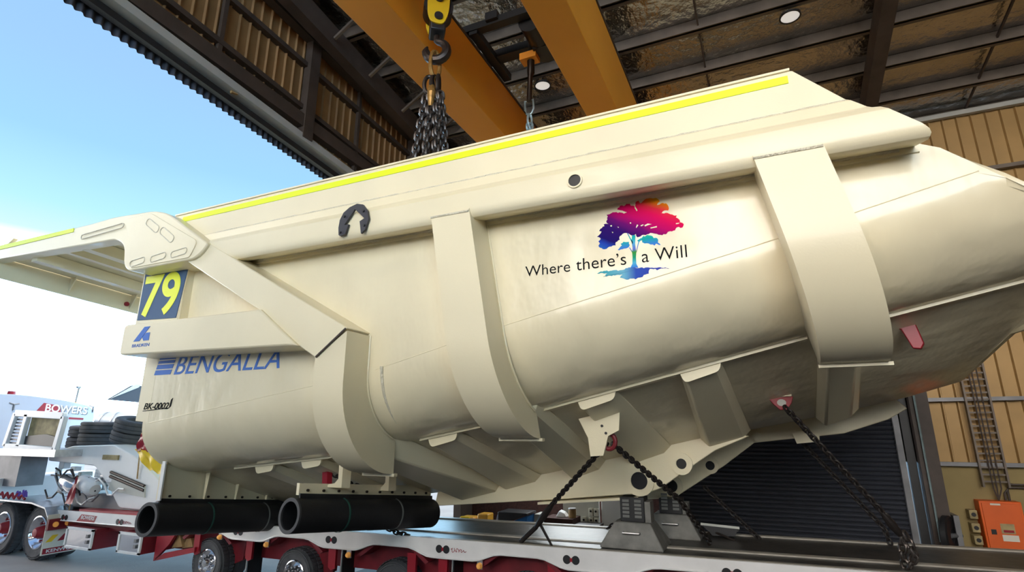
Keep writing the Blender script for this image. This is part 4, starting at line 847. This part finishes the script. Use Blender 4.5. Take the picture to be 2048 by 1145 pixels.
mb = MB(); mb.tube([(-14.3+i*.03, 6.66, 1.2+0.07*sin(i*1.8)+i*0.004) for i in range(14)], 0.02, 6); mb.build('coiled_air_line', 'purple', PM)
mb = MB(); mb.tube([(-14.9+i*.05, 6.66, 1.18+0.05*sin(i*1.6)) for i in range(20)], 0.025, 6); mb.build('air_line', 'red', PM)
tank = MB().lathe([(1e-4, 0), (.22, .02), (.28, .10), (.28, 1.0), (.22, 1.08), (1e-4, 1.1)], (-14.7, 8.3, 2.66), (1, 0, -0.03), 28).build('round_tank', 'white', PM)
for t in (.3, .75): MB().lathe([(.283, -.02), (.29, -.02), (.29, .02), (.283, .02)], (-14.7+t, 8.3, 2.66), (1, 0, -0.03), 28).build('tank_band', 'alu', tank)
for x in (-13.53, -14.85):
    w = wheel(PM, x, 6.80, 0.515, 0.515, 0.30, 0.30, 'red', dish=0.05, rim_m='chrome')
    MB().lathe([(.3, 0), (.47, 0), (.515, .05), (.515, .25), (.47, .3), (.3, .3)], (x, 7.14, 0.515), (0, 1, 0), 40).build('inner_tyre', 'tyre', w)
fe = [(-15.9, 1.10), (-14.2, 1.10), (-13.6, 1.10), (-13.1, 1.03), (-12.93, 0.86), (-12.90, 0.70)]
MB().xz(fe+[(x+0.0, z-0.03) for x, z in fe[::-1]], 6.62, 7.45).build('mudguard', 'alu', PM)
# mud flap behind the rear wheel
mf = MB().prism([(-12.94, 6.62, 0.17), (-12.94, 7.45, 0.17), (-12.94, 7.45, 0.90), (-12.94, 6.62, 0.90)], (0.02, 0, 0)).build('mud_flap', 'paper', PM)
for i in range(4): MB().prism([(-12.92, 6.66+i*0.2, 0.40), (-12.92, 6.76+i*0.2, 0.40), (-12.92, 6.86+i*0.2, 0.52), (-12.92, 6.76+i*0.2, 0.52)], (0.006, 0, 0)).build('chevron', 'red' if i % 2 else 'crane_yellow', mf)
MB().prism([(-12.92, 6.64, 0.19), (-12.92, 7.42, 0.19), (-12.92, 7.42, 0.29), (-12.92, 6.64, 0.29)], (0.004, 0, 0)).build('flap_strip', 'red', mf)
lettering('flap_lettering', 'KENWORTH', 'white', mf, lambda u, v, d: Vector((-12.916+d, 6.70+u, 0.21+v)), 0.64, 0.06, bold=0.02)
MB().box((-12.93, 6.62, 0.62), (-12.86, 7.45, 0.82)).build('light_bar', 'dark_red', mf)
for y in (6.74, 6.95): MB().cyl((-12.86, y, 0.72), (-12.84, y, 0.72), 0.05, 14).build('tail_lamp', 'amber', mf)

# spare tyres laid flat on the gooseneck, one object each
def spare(x, y, z, tilt, label):
    t = thing('spare_tyre', (x, y, z), label, 'tyre', 'spare tyres laid on the gooseneck'); t.rotation_euler = tilt
    R_, w_ = 0.45, 0.24
    MB().lathe([(.26, .02), (.31, 0), (.40, 0), (.44, .012), (.452, .035), (.452, .07), (.436, .073), (.436, .085), (.452, .088), (.452, .152), (.436, .155), (.436, .167), (.452, .17), (.452, .205), (.44, .228), (.40, .24), (.31, .24), (.26, .22)], (0, 0, 0), (0, 0, 1), 44, closed=True).build('tyre', 'tyre', t, local=True, ang=28)
    MB().lathe([(.26, .04), (.25, .10), (.12, .12), (.03, .11)], (0, 0, 0), (0, 0, 1), 32).build('rim', 'steel', t, local=True)
for k, (x, y, z, tl) in enumerate(((-14.35, 7.9, 2.10, (0, 0.06, 0)), (-13.55, 7.7, 2.19, (0, 0.02, 0)), (-12.35, 7.65, 2.24, (0, 0.22, 0)))):
    nm = ('beside the polished headboard rack', 'in the middle of the gooseneck', 'tilting at the tray end of the gooseneck')[k]
    spare(x, y, z, tl, 'lower spare tyre of the flat pair '+nm); spare(x+0.25*sin(tl[1]), y, z+0.25*cos(tl[1]), tl, 'upper spare tyre of the flat pair '+nm)
sp = thing('spare_tyre', (-11.75, 8.55, 1.05), 'upright spare tyre behind the white gooseneck, half hidden by the tray', 'tyre')
MB().lathe([(.26, .02), (.30, 0), (.40, 0), (.45, .05), (.45, .19), (.40, .24), (.30, .24), (.26, .22)], (-11.75, 8.55, 1.50), (1, -0.3, 0), 44, closed=True).build('tyre', 'tyre', sp)
# warning flags and folded load sheet
fl = thing('warning_flag', (-10.55, 7.0, 1.85), 'red and yellow warning flag draped on the tray end of the gooseneck', 'flag')
def cloth(pts, nu, nv, amp, name, m, par):
    a, b, c, d = [Vector(p) for p in pts]; vs = []
    for i in range(nu+1):
        for j in range(nv+1):
            u, v = i/nu, j/nv; p = a.lerp(b, u).lerp(d.lerp(c, u), v); vs.append(p+Vector((0, amp*sin(u*9+v*3)*cos(v*5), amp*0.5*sin(u*7))))
    o = MB().add(vs, [(i*(nv+1)+j, i*(nv+1)+j+1, (i+1)*(nv+1)+j+1, (i+1)*(nv+1)+j) for i in range(nu) for j in range(nv)]).build(name, m, par, ang=80)
    s = o.modifiers.new('solid', 'SOLIDIFY'); s.thickness = 0.006; return o
cloth([(-11.10, 6.98, 2.42), (-10.76, 6.95, 2.44), (-10.62, 6.95, 2.12), (-11.12, 6.98, 2.10)], 8, 8, 0.04, 'flag_cloth', 'red', fl)
cloth([(-11.20, 6.98, 2.14), (-10.62, 6.95, 2.16), (-10.28, 6.98, 1.72), (-10.66, 7.0, 1.76)], 10, 8, 0.05, 'flag_border', 'crane_yellow', fl)
MB().tube([(-11.06, 7.03, 1.6), (-11.10, 7.0, 2.45)], 0.012, 8).build('flag_stick', 'wood', fl)
f2 = thing('warning_flag', (-12.75, 6.80, 0.95), 'slim red pennant standing at the corner of the gooseneck', 'flag')
MB().tube([(-12.70, 6.84, 0.93), (-12.62, 6.84, 1.60)], 0.010, 8).build('flag_stick', 'wood', f2)
cloth([(-12.64, 6.83, 1.60), (-12.56, 6.80, 1.58), (-12.56, 6.80, 1.10), (-12.86, 6.83, 1.08)], 6, 8, 0.02, 'flag_cloth', 'red', f2)
aw = thing('shade_awning', (-20.0, 12.3, 0.0), 'dark sloping shade roof beyond the trucks, mostly hidden by the tray', 'awning')
MB().prism([(-20.0, 11.40, 3.50), (-20.0, 12.1, 4.02), (-20.0, 13.4, 4.02), (-20.0, 13.4, 3.42)], (-0.25, 0, 0)).build('awning_roof', 'charcoal', aw)
MB().prism([(-19.98, 11.36, 3.53), (-19.98, 12.1, 4.06), (-19.98, 12.3, 4.06), (-19.98, 12.2, 3.95)], (0.02, 0, 0)).build('awning_edge', 'bin_grey', aw)
for x in (-20.12,): MB().box((x-0.06, 13.0, 0), (x+0.06, 13.12, 3.6)).build('awning_post', 'charcoal', aw)

# ================================================================ STANDS, TIE-DOWNS, WORKSHOP
def stand(x, y, label, base_z, top_z, w0=0.38, w1=0.22):
    t = thing('support_stand', (x, y, base_z), label, 'stand', 'grey support stands under the frame rails')
    h = 0.29; d0, d1 = 0.30, 0.17
    def fr(w, d, z): return [(x-w, y-d, z), (x+w, y-d, z), (x+w, y+d, z), (x-w, y+d, z)]
    a, b = fr(w0, d0, base_z), fr(w1, d1, base_z+h)
    MB().add(fr(w0, d0, base_z)+fr(w0, d0, base_z+0.03)+b, [(0,3,2,1), (8,9,10,11)]+[(i,(i+1)%4,4+(i+1)%4,4+i) for i in range(4)]+[(4+i,4+(i+1)%4,8+(i+1)%4,8+i) for i in range(4)]).build('stand_base', 'stand_grey', t, bevel=0.012)
    hy = y-(d0+d1)/2-0.005; MB().tube([(x-0.10, hy+0.04, base_z+0.18), (x-0.10, hy-0.03, base_z+0.18), (x+0.10, hy-0.03, base_z+0.18), (x+0.10, hy+0.04, base_z+0.18)], 0.014, 8).build('handle', 'alu', t)
    MB().box((x-0.15, y-0.13, base_z+h), (x+0.15, y+0.13, top_z)).build('packer_block', 'black', t, bevel=0.008)
    for dx in (-0.075, 0.075):
        f = MB()
        for k in range(5): f.box((x+dx-0.042, y-0.145, base_z+h+0.05+k*0.045), (x+dx+0.042, y-0.13, base_z+h+0.08+k*0.045))
        f.build('vent_slats', 'vent_grey', t)
    MB().box((x+0.15, y-0.1, base_z+h), (x+0.22, y+0.12, top_z-0.05)).build('side_packer', 'stand_grey', t)
stand(-1.63, 7.34, 'grey pyramid support stand with black block under the nearer frame rail', zd(-1.63)-0.012, 1.69)
stand(-1.30, 8.20, 'grey pyramid support stand with black block under the farther frame rail', zd(-1.3)-0.012, 1.60)
def tie(name, label, pts, L=0.085, w=0.055, r=0.0115, binder=None):
    t = thing(name, pts[-1], label, 'tie-down chain', 'tie-down chains on the trailer')
    MB().chain(pts, L, w, r).build('chain', 'tie_chain', t)
    if binder:
        a, b = binder; a, b = Vector(a), Vector(b); MB().tube([a, a.lerp(b, .2), a.lerp(b, .5), a.lerp(b, .8), b], [0.02, 0.035, 0.045, 0.035, 0.02], 10).build('load_binder', 'tie_chain', t)
    return t
za = zd(-3)-0.01
t1 = tie('tie_down_chain', 'dark tie-down chain with load binder running down left from the ring under the tray', [(-1.58, 5.95, 2.36), (-2.50, 6.70, 1.62)], binder=((-2.47, 6.67, 1.645), (-2.80, 6.88, 1.30)))
MB().tube([(-2.78, 6.88, 1.32), (-3.02, 6.93, 1.12)], 0.03, 8).build('binder_tail', 'tie_chain', t1); MB().tube([(-2.72, 6.85, 1.36), (-2.58, 6.90, zd(-2.58)-0.01)], [0.018, 0.014], 8).build('binder_handle', 'tie_chain', t1)
tie('tie_down_chain', 'dark tie-down chain running down right from the ring to behind the stands', [(-1.52, 5.95, 2.36), (-1.02, 7.05, 1.70), (-0.78, 7.62, zd(-.8)+0.02)], binder=None)
t3 = tie('tie_down_chain', 'dark tie-down chain running from the red lug down to the right deck edge', [(0.20, 6.56, 2.74), (1.04, 7.02, 1.62), (1.10, 7.1, 1.50)], binder=((0.98, 6.98, 1.69), (1.14, 7.08, 1.45)))
MB().chain([(1.14, 7.08, 1.46), (1.12, 7.10, 1.28), (1.13, 7.12, zd(1.1)-0.01)], 0.10, 0.065, 0.014).build('loose_tail', 'chain', t3); MB().chain([(1.16, 7.08, 1.50), (1.22, 7.06, 1.30), (1.15, 7.1, zd(1.1)-0.01)], 0.10, 0.065, 0.014).build('loose_tail', 'chain', t3)
tie('tie_down_chain', 'thin dark tie-down chain behind the red lug chain, in front of the shutter', [(0.42, 8.5, 2.34), (1.18, 8.42, 1.34), (1.22, 8.42, zd(1.2))])
t5 = tie('tie_down_chain', 'dark tie-down strap chain crossing the shutter right of the stands', [(-0.86, 8.3, 1.74), (-0.24, 8.3, 1.14), (-0.22, 8.3, zd(-.2)-0.01)])
t6 = tie('tie_down_chain', 'short dark tie-down chain left of the near stand before the white cabinet', [(-1.85, 8.40, 1.36), (-2.28, 8.42, zd(-2.3)-0.01)], binder=((-2.0, 8.41, 1.25), (-2.2, 8.42, 1.10)))
tie('tie_down_chain', 'dark tie-down chain looped under the nearer rubber flap at the deck edge', [(-4.98, 6.6, 1.24), (-4.85, 6.8, 1.12), (-4.72, 6.92, zd(-4.7)-0.01)])
tie('tie_down_chain', 'dark tie-down chain hanging behind the red hook above the nearer cross panel', [(-5.22, 5.85, 1.95), (-5.05, 5.95, 1.83), (-4.95, 6.2, 1.74)])
# reflector panel on a folding stand on the deck
rs_ = thing('panel_stand', (-0.72, 8.2, zd(-0.7)-0.012), 'small pale panel on dark folding legs standing on the deck', 'stand')
MB().prism([(-0.94, 8.2, 1.27), (-0.46, 8.2, 1.25), (-0.50, 8.5, 1.17), (-0.92, 8.5, 1.19)], (0, 0, 0.03)).build('panel', 'bin_grey', rs_)
MB().prism([(-0.92, 8.19, 1.27), (-0.48, 8.19, 1.25), (-0.52, 8.19, 1.16), (-0.80, 8.19, 1.15)], (0, 0.04, 0)).build('panel_box', 'black', rs_)
zz_ = zd(-0.7)-0.012
for a, b in (((-0.82, 8.22, 1.2), (-0.92, 8.1, zz_)), ((-0.8, 8.22, 1.2), (-0.52, 8.1, zz_)), ((-0.8, 8.3, 1.2), (-0.85, 8.45, zz_))): MB().tube([a, b], 0.014, 8).build('leg', 'dark_steel', rs_)

# electrical board, cable ladder and hose reel on the back wall
eb = thing('electrical_board', (3.55, 12.9, 0.30), 'orange enamel electrical switchboard cabinet on the beige wall', 'electrical board')
MB().box((3.27, 12.72, 0.30), (3.86, 12.99, 1.30)).build('cabinet', 'board_orange', eb, bevel=0.012); MB().box((3.30, 12.70, 0.33), (3.83, 12.73, 1.27)).build('cabinet_door', 'board_orange', eb, bevel=0.006)
MB().box((3.36, 12.69, 0.76), (3.43, 12.71, 0.84)).build('handle', 'black', eb); MB().box((3.42, 12.695, 1.235), (3.56, 12.702, 1.265)).build('name_tag', 'paper', eb)
sg = MB().box((3.50, 12.695, 0.66), (3.72, 12.702, 0.76)).build('warning_sign', 'paper', eb); MB().box((3.50, 12.695, 0.78), (3.69, 12.702, 0.94)).build('warning_sign', 'tarp', eb); MB().box((3.53, 12.69, 0.80), (3.67, 12.70, 0.84)).build('sign_band', 'red', sg)
for z in (0.98, 0.76, 0.56):
    sk = MB().box((3.12, 12.78, z), (3.24, 12.98, z+0.15)).build('socket_outlet', 'tarp', eb, bevel=0.01); MB().cyl((3.18, 12.79, z+0.075), (3.18, 12.77, z+0.075), 0.035, 12).build('socket_face', 'black', sk)
cl = thing('cable_ladder', (3.62, 12.85, 1.5), 'grey cable ladder tray fixed up the ribbed beige wall', 'cable ladder')
for x in (3.42, 3.78): MB().box((x-0.015, 12.80, 1.52), (x+0.015, 12.90, 5.2)).build('ladder_rail', 'purlin', cl)
for k in range(30): MB().box((3.42, 12.83, 1.60+k*0.12), (3.78, 12.85, 1.63+k*0.12)).build('rung', 'purlin', cl)
for x in (3.55, 3.60, 3.66): MB().tube([(x, 12.82, 5.2), (x+0.01*sin(x*40), 12.82, 3.3), (x, 12.82, 1.5), (3.6, 12.86, 1.3)], 0.012, 6).build('cable', 'brown_steel', cl)
cd = thing('conduit', (4.2, 12.95, 1.3), 'pair of brown bent conduits beside the top of the orange board', 'conduit')
for dz in (0, .05): MB().tube([(3.72+dz, 12.92, 1.28), (3.72+dz, 12.92, 1.42+dz), (3.80, 12.92, 1.52+dz), (5.2, 12.92, 1.52+dz)], 0.018, 8).build('pipe', 'brown_steel', cd)
hr = thing('hose_reel', (2.75, 12.5, 0.35), 'black hose reel beside the dark door column', 'hose reel')
MB().lathe([(.12, -.06), (.30, -.06), (.33, -.04), (.33, .04), (.30, .06), (.12, .06)], (2.70, 12.50, 0.72), (1, -0.5, 0), 32, closed=True).build('hose_coil', 'rubber', hr); MB().cyl((2.72, 12.49, 0.72), (2.9, 12.6, 0.72), 0.04, 12).build('reel_axle', 'steel', hr); MB().box((2.82, 12.52, 0.35), (2.90, 12.94, 1.05)).build('reel_bracket', 'steel', hr)

# workshop bench area seen under the tray
sl_ = thing('bench_fill_light', (-4.2, 12.6, 2.6), 'added white fill light on the back wall over the workbench, hidden behind the tray', 'lamp')
MB().box((-5.0, 12.55, 2.55), (-3.4, 12.95, 2.65)).build('lamp_body', 'white', sl_)
ld = bpy.data.lights.new('bench_fill_lamp', 'AREA'); ld.shape = 'RECTANGLE'; ld.size = 1.5; ld.size_y = 0.12; ld.energy = 70; ld.color = (0.9, 0.97, 1.0)  # invented fill lamp that brightens the bench area under the tray
lo = bpy.data.objects.new('bench_fill_lamp', ld); COL.objects.link(lo); lo.parent = sl_; lo.location = (0, 0.05, -0.06); lo.rotation_euler = (radians(-35), 0, 0)
wc = thing('white_cabinet', (-3.1, 12.3, 0.0), 'tall white cabinet standing behind the trailer near the stands', 'cabinet')
MB().box((-3.38, 12.05, 0.05), (-2.75, 12.6, 1.5)).build('cabinet_body', 'white', wc); MB().box((-3.36, 12.02, 0.10), (-2.77, 12.05, 1.46)).build('cabinet_door', 'white', wc, bevel=0.008); MB().box((-2.84, 11.99, .7), (-2.80, 12.02, .85)).build('handle', 'alu', wc); MB().box((-3.36, 12.1, 0), (-2.77, 12.55, 0.06)).build('plinth', 'black', wc)
sp_ = thing('socket_panel', (-3.8, 12.1, 0.0), 'pale grey panel with power sockets standing behind the workbench', 'panel')
MB().box((-4.25, 12.08, 0.0), (-3.44, 12.14, 1.35)).build('panel_sheet', 'bin_grey', sp_)
for x, z in ((-3.60, .80), (-3.49, .80), (-3.60, .62), (-3.49, .62), (-3.76, .62)):
    k = MB().box((x-0.045, 12.0, z-0.07), (x+0.045, 12.08, z+0.09)).build('socket_outlet', 'paper', sp_, bevel=0.008); MB().cyl((x, 12.0, z+0.03), (x, 11.985, z+0.03), 0.022, 10).build('socket_face', 'black', k)
wb = thing('workbench', (-4.0, 11.6, 0.0), 'brown timber-edged workbench on dark legs behind the trailer', 'bench')
MB().box((-4.42, 11.35, 0.62), (-3.80, 11.9, 0.74)).build('bench_top', 'brick', wb); MB().box((-4.5, 11.38, 0.58), (-3.3, 11.9, 0.63)).build('bench_shelf', 'steel', wb)
for x in (-4.36, -3.9, -3.4): MB().box((x-0.03, 11.4, 0), (x+0.03, 11.46, 0.6)).build('leg', 'black', wb)
random.seed(11)
tag(MB().add([(-4.22, 11.5, .74), (-3.98, 11.5, .74), (-3.98, 11.75, .74), (-4.22, 11.75, .74), (-4.16, 11.55, .86), (-4.03, 11.52, .82), (-4.05, 11.7, .84), (-4.15, 11.7, .88)], [(0,3,2,1),(4,5,6,7),(0,1,5,4),(1,2,6,5),(2,3,7,6),(3,0,4,7)]).build('rag_bundle', 'white', bevel=0.02), 'crumpled white rag bundle on the workbench', 'rags')
jar = thing('paint_tin', (-3.88, 11.6, .74), 'round tan paint tin at the right end of the workbench', 'tin')
MB().lathe([(1e-4, 0), (.08, 0), (.08, .17), (.075, .18), (1e-4, .18)], (-3.88, 11.6, .74), (0, 0, 1), 24).build('tin_body', 'wood', jar); MB().lathe([(.082, .165), (.082, .185), (1e-4, .187)], (-3.88, 11.6, .74), (0, 0, 1), 24).build('tin_lid', 'alu', jar)
bt = thing('plastic_tub', (-4.95, 11.1, 0.0), 'bright blue plastic tub on the workshop floor behind the deck', 'tub')
MB().add([(-5.12, 10.95, 0), (-4.7, 10.95, 0), (-4.7, 11.3, 0), (-5.12, 11.3, 0), (-5.2, 10.9, .60), (-4.62, 10.9, .82), (-4.62, 11.35, .82), (-5.2, 11.35, .60)], [(0,3,2,1),(4,5,6,7),(0,1,5,4),(1,2,6,5),(2,3,7,6),(3,0,4,7)]).build('tub_body', 'blue_tub', bt, bevel=0.02)
MB().xz([(-5.25, .61), (-4.6, .83), (-4.6, .87), (-5.25, .87)], 10.86, 11.38).build('black_lid', 'black', bt, bevel=0.01)
gs = thing('tool_trolley', (-4.48, 11.5, 0.0), 'pale narrow tool trolley left of the workbench', 'trolley')
MB().box((-4.62, 11.3, .42), (-4.5, 11.7, .80)).build('trolley_panel', 'bin_grey', gs); MB().box((-4.62, 11.3, .10), (-4.46, 11.7, .16)).build('trolley_base', 'black', gs)
for y in (11.34, 11.66): MB().cyl((-4.58, y, .05), (-4.50, y, .05), 0.05, 12).build('caster', 'rubber', gs)
gr_ = thing('leaning_sheet', (-5.38, 11.05, 0.0), 'grey metal sheet leaning left of the blue tub', 'sheet')
MB().bar((-5.50, 11.05, 0.0), (-5.26, 11.05, 0.80), 0.3, 0.04, up=(1, 0, 0.3)).build('sheet', 'alu', gr_)
ym = thing('yellow_machine', (-5.9, 11.1, 0.0), 'yellow workshop machine with an open frame behind the deck', 'machine')
MB().box((-6.22, 10.95, .0), (-5.88, 11.3, .70)).build('machine_body', 'yellow_mach', ym, bevel=0.03); MB().box((-6.15, 10.9, .60), (-5.95, 10.96, .72)).build('machine_panel', 'crane_yellow', ym); MB().box((-5.80, 11.0, 0), (-5.56, 11.3, .78)).build('machine_frame', 'yellow_mach', ym, bevel=0.02); MB().box((-5.9, 11.05, .3), (-5.78, 11.2, .36)).build('machine_link', 'steel', ym)
